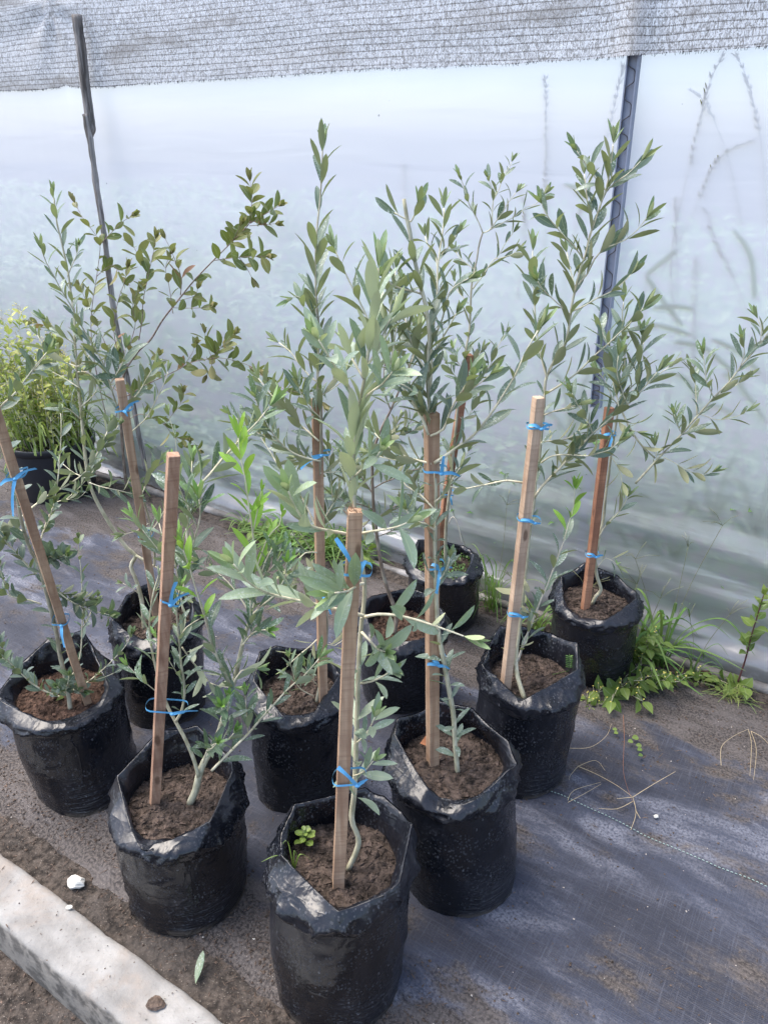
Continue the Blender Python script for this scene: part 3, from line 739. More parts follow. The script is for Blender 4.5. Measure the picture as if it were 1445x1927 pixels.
# ---- E: the front tree
hs = .335
root, Y = potted('olive with pale broad leaves in the frontmost black bag, tied to a splintered stake', (637, 1840), (640, 1622), hs, .250,
    [(.020, .060), (.006, .050), (-.004, .050), (-.004, .070), (.0, .070), (-.006, .055), (-.004, .030), (.006, .014), (.004, .006), (-.004, -.004), (.004, .012), (.014, .040)], 1.3)
st = mk_stake(root, Y, (637, 1658), (668, 964), .0205, 'wood', soil_d(637, 1655, hs, Y), -.035, .12, hs,
    [(650, 1428, .010, .028, [(-.030, .045, -.006), (.016, .014, 0)], .15), (668, 1052, .006, .022, [(-.030, .062, -.004), (.010, .02, .01)])], w1=.0195, splint=True)
T = Tree(root, yplace(Y), 'leaf_pale', .069, .25, .0225)
T.stem(lo([(655, 1636), (675, 1585), (662, 1542), (667, 1486), (671, 1379), (675, 1250), (679, 1186), (686, 1120), (684, 1080), (675, 1010), (668, 955), (663, 907), (666, 849), (672, 787), (680, 741), (688, 702), (693, 662), (698, 635), (705, 600), (706, 570), (709, 540), (712, 505)], hs, Y, .0, .03), .0052, .0016, mat='bark_green')
T.branch([(670, 1500), (669, 1400), (673, 1300), (677, 1210)], .5, .4, -.004, 0, 0, 1, 1, 1.35, 0, (55, 85), tip=False, drop=.2)
T.branch([(663, 950), (665, 850), (676, 760), (690, 690), (697, 640), (704, 600), (707, 560), (712, 505)], .6, .5, .02, .03, .0, 1, 1.1, .72, .1, (22, 48))
T.branch([(672, 770), (655, 725), (633, 693), (618, 670), (600, 640)], 2.2, .9, .02, -.04, .3, 1, .95)
T.branch([(684, 712), (668, 685), (657, 664), (649, 645)], 1.8, .8, .02, .05, .3, 1, .8, .8)
T.branch([(680, 754), (702, 735), (720, 722), (738, 700)], 1.8, .8, .02, -.04, .2, 1, .9, .8)
T.branch([(690, 690), (712, 655), (724, 620), (735, 600)], 1.8, .8, .02, .05, .2, 1, .95, .9)
T.branch([(664, 900), (684, 880), (702, 868), (715, 850)], 1.6, .8, .02, -.03, .3, 1, .9, .8, .15)
T.branch([(674, 1010), (640, 1002), (601, 995), (578, 984), (557, 957), (543, 925)], 2.6, 1.1, .0, -.08, .25, 1, 1.05, .95, .05, (25, 50))
T.branch([(676, 1004), (700, 1000), (719, 997), (745, 992), (765, 984)], 2.4, 1., .0, -.05, .3, 1, 1.02, .9, 0, (50, 85))
T.branch([(690, 1160), (648, 1150), (580, 1134), (520, 1121), (493, 1111), (468, 1096), (440, 1062)], 2.9, 1.1, .0, -.12, .28, 1, 1.05, .95, .05, (25, 55))
T.branch([(680, 1163), (710, 1156), (745, 1158), (785, 1167), (830, 1182), (872, 1197)], 2.7, 1., .0, -.10, .35, 1, .95, 1.1, .12, (55, 80))
T.branch([(684, 1098), (672, 1102), (655, 1112), (630, 1116)], 2.4, 1.2, -.01, -.09, .45, 1, 1.05, .5, .15, (25, 75))
T.branch([(681, 1190), (695, 1205), (712, 1222), (725, 1226)], 2.2, 1., -.0, -.07, .35, 1, .95, .6, .1, (30, 75))
T.branch([(679, 1286), (700, 1282), (722, 1272), (735, 1262)], 1.8, .9, -.0, -.04, .4, 1, .85, .9)
T.branch([(668, 1400), (690, 1380), (705, 1350)], 1.4, .7, -.0, -.03, .3, 1, .85, .9, ang=(40, 80))
T.branch([(665, 1460), (685, 1452), (702, 1432)], 1.4, .7, -.0, -.03, .3, 1, .8, .9)
T.done()
# weeds growing in the front bag
g = MB(); p = CAM+ray(575, 1590)*((hs-CAMZ)/ray(575, 1590).z)
for h_, r_ in ((.012, .013), (.022, .011), (.032, .007)):
    for q in range(4):
        a = q*math.pi/2+h_*60; d = Vector((math.cos(a), math.sin(a), .35)); g.tube([p+Vector((0, 0, h_-.01)), p+Vector((0, 0, h_))+d*r_*.5], [.0008, .0005], 4)
        g.leaf(p+Vector((0, 0, h_))+d*r_*.4, d, Vector((0, 0, 1)), r_*1.5, r_*1.1, random.random(), .2, .1)
g.tube([p, p+Vector((0, 0, .034))], .001, 5); g.build('weed_seedling', M['leaf_weed'], root, root.location)
g = MB(); p = CAM+ray(552, 1640)*((hs-CAMZ)/ray(552, 1640).z)
for dx, dy, dz in ((-.055, 0, .03), (-.02, .01, .055), (.035, 0, .035), (.045, -.02, -.01), (-.03, -.01, .02), (.01, .0, .045)):
    Q = catmull([p, p+Vector((dx*.4, dy, dz*.9+.012)), p+Vector((dx, dy*2, dz*.8))], .005)
    g.ribbon(Q, Vector((0, 1, 0)) if abs(dz) < .02 else Vector((.6, -.6, .2)).normalized(), [.0042*(1-(i/len(Q))**2)+.0004 for i in range(len(Q))], (random.random(), .1, .4, .5), .25)
g.build('grass_seedling', M['leaf_weed'], root, root.location)

# ---- C: front left tree
hs = .27
root, Y = potted('olive with spotted leaves and bright shoots in the front left bag beside the kerb', (357, 1672), (338, 1506), hs, .262,
    [(.006, .050), (.004, .040), (.004, .040), (.016, .095), (.012, .075), (.004, .045), (.012, .050), (.006, .030), (.0, -.002), (.0, -.008), (.004, .004), (.012, .030)], 4.1)
st = mk_stake(root, Y, (292, 1508), (327, 857), .0185, 'wood_tan', soil_d(290, 1508, hs, Y), -.06, .42, hs,
    [(312, 1293, .012, .040, [(.05, .012, -.004)], .08), (320, 1085, .008, .018, [(.016, .05, -.004), (.034, .026, 0)], -.25)])
T = Tree(root, yplace(Y), 'leaf_spray', .064, .26, .025); T.tw = 1
T.stem(lo([(358, 1512), (369, 1486), (374, 1462), (384, 1435), (404, 1400), (420, 1355), (436, 1297), (444, 1271), (457, 1211), (466, 1180), (474, 1158)], hs, Y, .0, .05), .0078, .0032, mat='bark_green')
T.branch([(374, 1462), (366, 1432), (350, 1393), (331, 1358), (312, 1320), (294, 1258), (282, 1190), (287, 1127), (298, 1087), (310, 1050)], 4.2, 1.2, 0, .07, .55, 1, .8, 1.3, mat='bark_green')
T.branch([(331, 1358), (343, 1335), (348, 1297), (342, 1253), (337, 1201), (333, 1150), (338, 1110)], 2.8, 1.1, .01, -.02, .1, 1, .72, .9, mat='bark_green')
T.branch([(437, 1295), (425, 1270), (412, 1243), (397, 1206), (390, 1173), (384, 1150), (371, 1116), (357, 1068), (345, 1035), (338, 1015)], 2.8, 1.2, 0, -.06, .0, .45, 1, 1.1, tip=False, mat='bark_green')
T.branch([(392, 1180), (384, 1160), (371, 1116), (357, 1068), (345, 1035)], 1., .8, -.03, -.06, .15, 1, .95, 1.9, .5, young=True)
T.branch([(399, 1450), (430, 1418), (467, 1381), (499, 1344), (544, 1295), (572, 1272), (600, 1240)], 2.8, 1.0, 0, .03, .08, 1, .95, 1.1)
T.branch([(383, 1435), (395, 1405), (425, 1395), (440, 1380)], 2, .9, -.02, -.05, .1, 1, .9, .8)
T.branch([(415, 1365), (428, 1340), (430, 1315)], 1.8, .9, -.02, -.04, .1, 1, .9, .8)
T.branch([(456, 1215), (478, 1190), (500, 1185)], 1.8, .9, 0, -.04, .1, 1, .9, .8)
T.branch([(440, 1285), (455, 1262), (482, 1258)], 1.8, .9, 0, .04, .1, 1, .9, .8)
T.branch([(474, 1158), (495, 1138), (515, 1122), (530, 1100), (545, 1070)], 2.2, .9, .04, .0, .15, 1, .9, .9)
T.branch([(474, 1158), (452, 1125), (429, 1095), (412, 1080)], 2.0, .8, .04, .09, .3, 1, .8, 1.)
T.branch([(474, 1158), (483, 1117), (490, 1090), (500, 1056), (513, 1031)], 2.4, .9, .05, .05, .1, 1, .95, .9)
T.branch([(478, 1135), (480, 1090), (479, 1048), (475, 996), (467, 942), (461, 896), (452, 857), (449, 825)], 2.4, .9, .06, .07, .2, 1, 1.1, 1.5, .3, young=True)
T.branch([(477, 1000), (484, 965), (489, 942), (492, 925)], 1.2, .6, .065, .06, .4, 1, .6, .8, .3, young=True)
T.branch([(483, 1070), (505, 1010), (526, 988), (530, 965)], 1.4, .6, .06, .09, .5, 1, .7, .9, .3, young=True)
T.branch([(345, 1120), (350, 1075), (357, 1044), (369, 1006), (377, 970), (375, 940)], 2.8, 1., .04, .05, .1, 1, 1.1, .85, ang=(30, 75))
T.branch([(357, 1044), (352, 985), (366, 927), (395, 893), (423, 859), (457, 822), (488, 790), (507, 765)], 3.2, 1.1, .05, .12, .15, 1, 1.1, 1.0, ang=(30, 62), twigs=1)
T.branch([(345, 1150), (330, 1060), (310, 1020), (300, 985)], 2., .9, .04, .09, .2, 1, .95, .9)
T.branch([(343, 1218), (362, 1245), (380, 1264), (400, 1292), (420, 1312)], 1.4, .8, .03, .09, .1, .9, .8, 1.3, tip=False)
T.branch([(337, 1200), (352, 1180), (375, 1165)], 1.5, .8, 0, .03, .1, 1, .8, .7)
T.done()

# ---- F: tree right of centre
hs = .335
root, Y = potted('tall olive with a cut stem top, a rusty curled leaf lying on its soil', (862, 1640), (848, 1432), hs, .264,
    [(.004, .030), (-.004, .040), (-.006, .055), (-.004, .040), (.0, .030), (.006, .045), (.012, .030), (.002, .010), (.0, .0), (-.002, -.006), (.004, .004), (.008, .020)], 8.2)
st = mk_stake(root, Y, (814, 1428), (812, 778), .0215, 'wood', soil_d(814, 1428, hs, Y), .012, .35, hs,
    [(822, 866, .006, .022, [(.002, .035, -.006), (.032, -.004, 0)], -.1), (818, 1030, .006, .017, [(-.006, -.045, -.008), (.022, .006, 0), (-.016, .012, 0)]), (818, 1213, .010, .018, [(-.024, .004, 0), (.020, -.004, -.004), (-.014, .014, 0)])])
T = Tree(root, yplace(Y), 'leaf', .060, .28, .023)
T.stem(lo([(861, 1455), (856, 1400), (853, 1347), (843, 1289), (832, 1230), (824, 1183), (820, 1113), (818, 1020), (819, 963), (819, 911), (815, 874), (809, 818), (809, 776), (805, 725), (805, 683), (808, 640), (806, 612), (800, 571), (793, 546), (785, 512), (779, 483), (771, 436), (766, 413), (760, 374)], hs, Y, -.012, .03), .0052, .0028, mat='bark_green')
T.branch([(858, 1425), (853, 1347), (843, 1289), (832, 1230), (826, 1190)], .5, .5, -.016, -.016, 0, 1, .9, 1.3, 0, (60, 90), tip=False, drop=.1)
T.branch([(820, 1110), (818, 1020), (819, 963), (817, 890)], .5, .5, -.012, -.012, 0, 1, .9, 1.4, 0, (50, 80), tip=False, drop=.2)
T.branch([(809, 800), (805, 725), (805, 660), (808, 630), (800, 571), (790, 535), (779, 483), (772, 440)], .5, .5, .0, .03, 0, 1, 1, 1.05, 0, (35, 70), tip=False, drop=.1)
T.branch([(766, 413), (773, 417), (781, 402), (786, 388)], 1.6, 1., .03, .02, .5, 1, 1, 1, tip=True)
T.branch([(766, 413), (755, 408), (742, 400)], 1.3, .9, .03, .03, .7, 1, 1., 1, tip=False)
T.branch([(795, 554), (780, 549), (755, 543), (737, 535), (728, 525)], 1.7, .9, .03, -.02, .25, 1, 1.05, 1)
T.branch([(809, 740), (812, 690), (812, 647), (814, 622), (822, 571), (823, 529), (825, 488), (831, 450), (835, 415), (835, 392)], 2.4, .9, .03, .10, .1, 1, .85, 1.05)
T.branch([(825, 488), (835, 474), (843, 465), (858, 442)], 1.1, .7, .09, .08, .3, 1, .8, .8)
T.branch([(823, 520), (820, 481), (806, 463), (800, 445)], 1.1, .7, .09, .12, .3, 1, .8, .8)
T.branch([(815, 640), (832, 600), (845, 552), (862, 535), (880, 525)], 1.6, .8, .05, .02, .2, 1, .85, 1)
T.branch([(812, 670), (830, 640), (848, 610), (858, 590)], 1.6, .8, .03, .0, .2, 1, .9, .9, .1)
T.branch([(810, 820), (834, 808), (845, 781), (857, 754), (870, 735), (884, 712)], 2.3, 1., .0, -.06, .15, 1, 1.05, .95, twigs=1)
T.branch([(806, 818), (793, 783), (772, 752), (747, 706), (736, 683), (714, 637), (698, 612), (677, 568), (658, 531), (642, 497), (630, 470)], 2.8, 1., .0, .03, .05, 1, 1, 1.0, twigs=2)
T.branch([(772, 752), (770, 700), (782, 660), (788, 625)], 1.7, .8, .02, .08, .1, 1, .95, .9)
T.branch([(817, 871), (836, 859), (858, 843), (880, 828), (901, 808), (928, 772), (952, 735), (971, 702), (990, 660), (1012, 622)], 3., 1., .0, -.05, .15, 1, 1.05, 1.25)
T.branch([(812, 872), (797, 869), (757, 857), (724, 835), (705, 815)], 2.4, .9, .0, .04, .2, 1, 1, .95, twigs=1)
T.branch([(819, 1000), (800, 985), (778, 980), (765, 960)], 1.7, .9, -.01, -.05, .2, 1, .95, .9)
T.branch([(818, 945), (838, 925), (852, 900), (865, 880)], 1.6, .8, -.01, .04, .15, 1, .9, .9)
T.branch([(818, 960), (790, 930), (765, 915), (745, 890)], 1.8, .9, -.01, .05, .15, 1, .9, .9)
T.branch([(809, 790), (785, 745), (760, 725), (742, 722)], 1.8, .9, 0, -.05, .1, 1, 1.05, .85)
T.branch([(806, 700), (785, 670), (770, 630), (762, 600)], 1.7, .8, .0, .05, .1, 1, 1, .9)
T.branch([(820, 1100), (838, 1075), (846, 1050)], 1.4, .8, -.01, -.03, .3, 1, .85, .9)
T.done()
g = MB(); p = CAM+ray(790, 1402)*((hs+.004-CAMZ)/ray(790, 1402).z)
for k in range(3): g.leaf(p+Vector((.006*k, .004*k, .004)), Vector((1, .5*k, .5)), Vector((0, -.4, 1)), .034, .018, .5, 0, 1.6)
g.build('dry_curled_leaf', M['drybrown'], root, root.location)

# ---- A: far left leaning
hs = .29
root, Y = potted('leaning olive with small round leaves in the tilted bag at the far left', (170, 1475), (118, 1302), hs, .262,
    [(.000, .004), (.0, .030), (.0, .055), (.008, .095), (.0, .060), (.012, .045), (.030, .030), (.016, .010), (.002, .0), (.0, -.006), (.0, -.006), (.004, -.002)], 12.7, soilm='soil_chip')
st = mk_stake(root, Y, (164, 1318), (-20, 735), .0175, 'wood', soil_d(164, 1318, hs, Y), -.20, .60, hs,
    [(14, 860, .0, .022, [(-.016, -.075, -.006), (.046, .024, -.004), (-.03, -.012, 0)], .3), (107, 1130, -.004, .018, [(.002, -.05, -.01), (.012, .008, -.01)])])
T = Tree(root, yplace(Y), 'leaf_small', .042, .42, .0175); T.tw = 1
T.stem(lo([(133, 1335), (127, 1290), (114, 1235), (106, 1187), (93, 1135), (73, 1062), (60, 1039), (50, 1012), (39, 971), (31, 919), (19, 877), (6, 852), (-10, 800), (-25, 740)], hs, Y, -.02, -.15), .0055, .0026)
T.branch([(122, 1270), (106, 1187), (93, 1135), (73, 1062), (50, 1012), (31, 919), (6, 852)], .5, .5, -.03, -.12, 0, 1, .95, 1.5, 0, (50, 80), tip=False, drop=.15)
T.branch([(-15, 785), (10, 757), (31, 738), (68, 688), (90, 662)], 2.2, .8, -.12, -.10, .1, 1, 1.05, 1.35)
T.branch([(40, 975), (60, 956), (95, 930), (129, 912), (166, 883), (191, 838), (200, 818), (208, 797)], 2.5, .8, -.06, .08, .15, 1, .95, 1.2, twigs=1)
T.branch([(70, 1055), (81, 1004), (92, 975), (102, 946), (110, 900), (115, 836), (116, 800), (115, 778)], 2.4, .8, -.0, .08, .2, 1, .9, 1.15, twigs=1)
T.branch([(102, 946), (125, 940), (147, 938), (162, 925)], 1.4, .6, .05, .06, .2, 1, .8, .9)
T.branch([(79, 1137), (50, 1128), (21, 1122), (-5, 1108), (-20, 1105)], 2., .8, -.02, -.06, .1, 1, 1, 1.1)
T.branch([(79, 1089), (58, 1070), (25, 1033), (6, 1012), (-12, 990)], 2.4, .9, -.03, -.08, .1, 1, 1, 1.2)
T.branch([(83, 1093), (108, 1112), (133, 1131), (162, 1145), (185, 1152), (206, 1157)], 2.2, .8, -.03, -.10, .05, 1, 1.0, .8)
T.branch([(78, 1060), (90, 1050), (98, 1046)], 1.5, .9, -.03, -.07, .0, 1, 1.05, .45)
T.branch([(135, 1276), (146, 1250), (153, 1224), (156, 1145), (153, 1073), (149, 1040), (148, 1014)], 1.9, .7, .02, .05, .05, 1, .75, 1.5)
T.branch([(138, 1298), (158, 1288), (178, 1274), (208, 1247), (235, 1218), (247, 1195)], 2., .7, -.0, .02, .05, 1, .85, 1.6)
T.branch([(130, 1315), (100, 1307), (68, 1291), (41, 1268), (19, 1247), (5, 1238)], 2.3, .8, -.0, -.08, .05, 1, .95, .9)
T.branch([(132, 1310), (118, 1300), (108, 1292)], 1.4, .7, -.02, -.06, .1, 1, .85, .6); T.branch([(134, 1300), (150, 1296), (158, 1300)], 1.4, .7, -.02, -.05, .1, 1, .85, .6)
T.branch([(45, 1000), (25, 995), (5, 1015)], 1.5, .8, -.07, -.03, .1, 1, 1, .9)
T.done()

# ---- B: behind left
hs = .30
root, Y = potted('olive with two long thin leaders, in the bag behind the two left ones', (315, 1332), (295, 1172), hs, .236,
    [(.006, .030), (.002, .045), (-.002, .050), (-.004, .055), (.0, .050), (.004, .045), (.010, .045), (.002, .025), (.0, .004), (.0, .0), (.0, .0), (.004, .010)], 17.9)
st = mk_stake(root, Y, (300, 1192), (226, 715), .020, 'wood', soil_d(300, 1180, hs, Y), -.06, .38, hs,
    [(236, 762, -.002, .021, [(.038, .028, -.004), (.006, -.012, 0)], .12), (266, 985, .004, .019, [(.014, -.03, -.006)])])
T = Tree(root, yplace(Y), 'leaf', .066, .27, .026)
T.stem(lo([(272, 1184), (268, 1135), (258, 1095), (247, 1066), (256, 1045), (240, 1032), (208, 987), (181, 940), (168, 904), (162, 867), (158, 825), (153, 773), (145, 694), (142, 644), (141, 596), (135, 559), (130, 521), (122, 480), (114, 445), (108, 420), (102, 372)], hs, Y, .0, .03), .0062, .0016, mat='bark_green')
T.branch([(168, 904), (160, 850), (153, 773), (145, 694), (142, 644), (141, 596), (135, 559), (126, 500), (114, 445), (105, 395), (101, 366)], .6, .5, .0, .03, 0, 1, .8, 1.4, 0, (25, 60), drop=.2)
T.branch([(256, 1045), (275, 1056), (291, 1064), (287, 1000), (268, 930), (248, 850), (230, 790), (220, 761), (212, 738), (199, 695), (187, 669), (174, 648), (156, 617), (133, 573), (116, 546), (104, 523), (88, 494), (79, 470)], 3.6, 1., .0, -.04, .55, 1, .95, 1.15, twigs=1, mat='bark_green')
T.branch([(291, 1066), (302, 1072), (312, 1082), (328, 1105), (345, 1120)], 2.4, 1., .0, -.03, .2, 1, .95, 1)
T.branch([(143, 648), (126, 637), (110, 625), (97, 612), (88, 603)], 1.6, .8, 0, -.04, .25, 1, .8, .9)
T.branch([(145, 690), (130, 684), (116, 679), (89, 656), (71, 631)], 1.6, .8, 0, .05, .25, 1, .85, 1)
T.branch([(145, 690), (160, 681), (176, 656)], 1.4, .8, 0, .05, .25, 1, .8, .9)
T.branch([(128, 520), (136, 500), (145, 480), (148, 462)], 1.2, .7, .02, -.03, .3, 1, .6, .8)
T.branch([(208, 722), (222, 700), (232, 680), (238, 655)], 1.7, .8, -.03, -.05, .1, 1, .9, .75)
T.branch([(225, 765), (245, 755), (262, 738), (275, 715), (290, 690)], 1.9, .8, -.03, .02, .1, 1, .95, .9)
T.branch([(169, 908), (191, 916), (220, 922), (249, 929)], 1.6, .8, 0, -.04, .1, 1, .95, .9)
T.branch([(166, 900), (140, 890), (118, 872)], 1.5, .8, 0, .04, .1, 1, .85, .9)
T.branch([(154, 790), (130, 770), (112, 765)], 1.4, .8, .0, -.04, .1, 1, .9, .8); T.branch([(153, 765), (175, 745), (190, 720)], 1.4, .8, .0, .04, .1, 1, .95, .8)
T.branch([(150, 730), (122, 712), (100, 700)], 1.3, .7, .0, .04, .2, 1, .85, .9); T.branch([(147, 700), (165, 700), (180, 712)], 1.3, .7, .0, -.04, .2, 1, .9, .8)
T.branch([(240, 820), (262, 800), (280, 780), (310, 720), (316, 700)], 1.8, .8, .0, .04, .3, 1, .75, 1.2, .25)
T.branch([(285, 1000), (310, 960), (325, 900), (332, 840), (318, 780)], 1.9, .8, .0, .06, .2, 1, .7, 1.4, .2)
T.branch([(268, 930), (280, 900), (300, 870)], 1.6, .8, .0, .05, .2, 1, .95, .9)
T.branch([(280, 985), (255, 1000), (235, 1005)], 1.4, .8, -.02, -.06, .1, 1, .95, .9); T.branch([(265, 1120), (250, 1108), (232, 1098)], 1.2, .7, .0, -.03, .5, 1, .6, .9)
T.done()

# ---- D: centre back
hs = .315
root, Y = potted('tall slender olive directly behind and left of the front one', (567, 1478), (560, 1297), hs, .236,
    [(.002, .020), (-.002, .030), (-.004, .045), (-.004, .050), (-.004, .055), (.0, .050), (.004, .025), (.004, .010), (.002, .0), (.0, -.008), (.002, -.006), (.004, .006)], 23.4)
st = mk_stake(root, Y, (608, 1318), (596, 752), .0195, 'wood', soil_d(606, 1315, hs, Y), .02, .3, hs,
    [(592, 842, .006, .020, [(-.044, -.026, -.006)], .1), (606, 1100, .004, .019, [(.014, -.034, -.012)])])
T = Tree(root, yplace(Y), 'leaf', .066, .24, .025)
T.stem(lo([(596, 1322), (606, 1270), (614, 1190), (611, 1130), (600, 1060), (596, 1005), (600, 930), (602, 885), (604, 790), (598, 720), (600, 620), (595, 560), (594, 490), (597, 427), (602, 380), (606, 320), (607, 280)], hs, Y, -.012, .02), .0050, .0012)
T.branch([(604, 800), (599, 720), (600, 620), (595, 560), (594, 490), (597, 427), (602, 380), (606, 320), (607, 275)], .6, .5, .0, .02, 0, 1, .98, 1.05, 0, (20, 48))
T.branch([(600, 700), (598, 640), (595, 590), (594, 530)], .5, .5, .0, .02, 0, 1, .95, 1.1, 0, (25, 55), tip=False)
T.branch([(603, 868), (576, 862), (553, 853), (535, 840), (522, 826), (511, 812), (501, 797), (490, 785)], 2.2, .9, -.01, -.05, .1, 1, 1, .85, twigs=2)
T.branch([(600, 830), (580, 812), (560, 795), (545, 770), (530, 745)], 2, .9, -.01, .05, .1, 1, 1, .9, twigs=1)
T.branch([(603, 786), (585, 770), (570, 750), (560, 720)], 1.8, .8, .0, -.04, .1, 1, .95, .9)
T.branch([(599, 720), (580, 705), (560, 680), (545, 660), (525, 645)], 1.8, .8, .0, .05, .1, 1, .9, .9)
T.branch([(600, 640), (580, 600), (565, 560), (552, 560)], 1.4, .7, .01, -.03, .4, 1, .85, .9, .15)
T.branch([(602, 745), (620, 735), (640, 720), (650, 700)], 1.6, .8, .0, .06, .1, 1, .95, .9)
T.branch([(603, 890), (630, 888), (660, 886)], 1.6, .8, .0, .05, .1, 1, .95, .9)
T.branch([(600, 885), (575, 870), (556, 862)], 1.4, .8, .0, .07, .1, 1, .95, .9)
T.branch([(598, 1000), (570, 940), (528, 882), (509, 851), (484, 812)], 2., .8, .0, .10, .3, 1, .95, 1.3)
T.branch([(599, 1000), (620, 960), (640, 930), (660, 905)], 1.8, .8, .0, .06, .1, 1, .9, .8, twigs=1)
T.branch([(598, 1010), (575, 975), (560, 950)], 1.8, .8, .0, .08, .1, 1, .95, .8)
T.branch([(597, 1040), (575, 1040), (555, 1060), (540, 1075)], 1.6, .8, -.02, -.05, .1, 1, .95, .8)
T.branch([(602, 1080), (580, 1085), (558, 1100)], 1.6, .8, .0, .06, .1, 1, .95, .8)
T.branch([(612, 1190), (600, 1200), (585, 1215), (560, 1235), (540, 1255)], 1.8, .8, -.0, -.04, .3, 1, .8, .9, .2)
T.branch([(610, 1210), (630, 1215), (650, 1200)], 1.2, .7, -.0, .03, .3, 1, .8, .9)
T.branch([(598, 1290), (585, 1275), (575, 1255)], 1.2, .7, -.0, -.03, .3, 1, .8, .9, .2)
T.branch([(590, 1310), (560, 1290), (545, 1240)], 1.2, .7, -.03, -.07, .3, 1, .85, .9, .1)
T.done()

# ---- I: right of centre
hs = .315
root, Y = potted('olive tied to the palest stake with three blue ties, in a crumpled bag', (977, 1448), (998, 1270), hs, .246,
    [(.006, .045), (.004, .050), (.0, .045), (-.004, .060), (.0, .055), (.006, .060), (.010, .040), (.002, .016), (-.002, .0), (-.002, -.002), (.004, .006), (.010, .024)], 31.1)
st = mk_stake(root, Y, (951, 1288), (1013, 749), .0205, 'wood_pale', soil_d(951, 1288, hs, Y), -.03, .3, hs,
    [(1010, 795, .006, .024, [(.024, .006, .01), (-.026, .006, .006)], .0), (988, 955, .010, .027, [(-.032, .010, -.002)], -.12), (970, 1136, .010, .025, [(-.034, .012, 0)], -.02)])
T = Tree(root, yplace(Y), 'leaf', .069, .28, .027)
T.stem(lo([(987, 1316), (973, 1271), (971, 1230), (980, 1156), (987, 1090), (991, 1050), (998, 988), (1004, 946), (1006, 915), (1014, 863), (1018, 821), (1022, 780), (1024, 746), (1026, 717), (1033, 698), (1043, 678), (1060, 655), (1068, 630), (1072, 599), (1078, 562), (1082, 546), (1088, 520), (1093, 500), (1101, 480), (1109, 444), (1117, 423), (1126, 396), (1133, 375), (1141, 358), (1146, 325), (1150, 300), (1153, 275)], hs, Y, -.0, .03), .0056, .0013, mat='bark_green')
T.branch([(1030, 705), (1050, 668), (1068, 630), (1073, 590), (1082, 546), (1098, 490), (1117, 423), (1133, 375), (1145, 330), (1150, 300), (1153, 270)], .6, .5, .01, .03, 0, 1, 1, 1.1, 0, (28, 60))
T.branch([(998, 988), (1004, 946), (1012, 870), (1020, 800), (1024, 740)], .5, .5, -.01, -.01, 0, 1, .7, 1.7, 0, (40, 75), tip=False, drop=.3)
T.branch([(987, 1090), (980, 1156), (973, 1220)], .5, .5, -.01, -.01, 0, 1, .9, 1.7, 0, (60, 95), tip=False, drop=.35)
T.branch([(1082, 546), (1076, 520), (1071, 500), (1066, 475)], 1.4, .8, .02, .06, .3, 1, .9, .9)
T.branch([(1117, 423), (1110, 398), (1105, 378), (1101, 345), (1099, 328)], 1.3, .7, .03, .06, .2, 1, .8, .8)
T.branch([(1141, 360), (1132, 350), (1118, 332), (1105, 313), (1094, 298), (1085, 284)], 1.4, .7, .03, .0, .2, 1, .85, .85)
T.branch([(1097, 488), (1082, 466), (1064, 448), (1043, 423), (1032, 410), (1024, 395), (1019, 384)], 1.6, .8, .03, .0, .15, 1, .85, 1.)
T.branch([(1082, 546), (1092, 530), (1105, 515), (1118, 488), (1136, 469), (1156, 460), (1178, 450), (1199, 432), (1215, 411)], 1.8, .7, .03, .0, .2, 1, .95, 1.0)
T.branch([(1072, 592), (1060, 581), (1037, 560), (1020, 544), (1012, 530)], 1.5, .7, .02, -.03, .25, 1, .9, 1)
T.branch([(1141, 360), (1155, 345), (1180, 328), (1205, 303)], 1.5, .7, .03, .0, .1, 1, .95, .85)
T.branch([(1078, 585), (1100, 575), (1125, 560), (1147, 550), (1168, 535), (1186, 517)], 1.7, .7, .02, -.02, .25, 1, .95, 1)
T.branch([(1029, 712), (1022, 688), (1016, 663), (1011, 635), (1006, 583), (1003, 531), (1001, 500), (1002, 472)], 2., .8, .01, .06, .15, 1, .95, 1, .1)
T.branch([(1028, 740), (1053, 725), (1085, 702), (1114, 673), (1147, 644), (1166, 625), (1186, 607), (1209, 580)], 2.4, .8, .01, -.04, .15, 1, .95, 1.05)
T.branch([(1024, 781), (1042, 774), (1060, 769), (1085, 762)], 1.7, .8, -.0, -.03, .3, 1, .9, .9)
T.branch([(1005, 937), (1020, 915), (1049, 885), (1070, 862), (1093, 839), (1110, 820), (1126, 806), (1155, 781), (1180, 762), (1207, 734), (1236, 700)], 3., .9, .0, -.06, .12, 1, 1, .85, twigs=1)
T.branch([(1114, 815), (1108, 798), (1099, 781), (1085, 760), (1076, 740)], 1.5, .7, -.03, -.05, .2, 1, .9, .8)
T.branch([(1165, 775), (1160, 745), (1153, 720), (1150, 690)], 1.5, .7, -.05, -.02, .2, 1, .95, .7)
T.branch([(1180, 762), (1168, 730), (1160, 700), (1163, 670)], 1.5, .7, -.05, -.08, .2, 1, .95, .7)
T.branch([(1012, 835), (1030, 830), (1053, 829), (1076, 821), (1090, 810)], 1.7, .8, -.0, .03, .25, 1, .9, .85)
T.branch([(1018, 871), (1032, 861), (1049, 856), (1075, 856), (1105, 858), (1128, 852), (1147, 846), (1163, 831)], 2., .8, -.0, -.08, .3, 1, .95, .95)
T.branch([(1003, 918), (992, 913), (981, 908), (960, 905), (948, 905), (928, 909), (894, 916), (869, 920), (845, 915), (830, 910)], 2.8, .9, .0, -.06, .35, 1, .85, 1.2)
T.branch([(1049, 885), (1062, 872), (1080, 868)], 1.2, .7, -.02, .04, .1, 1, .85, .9)
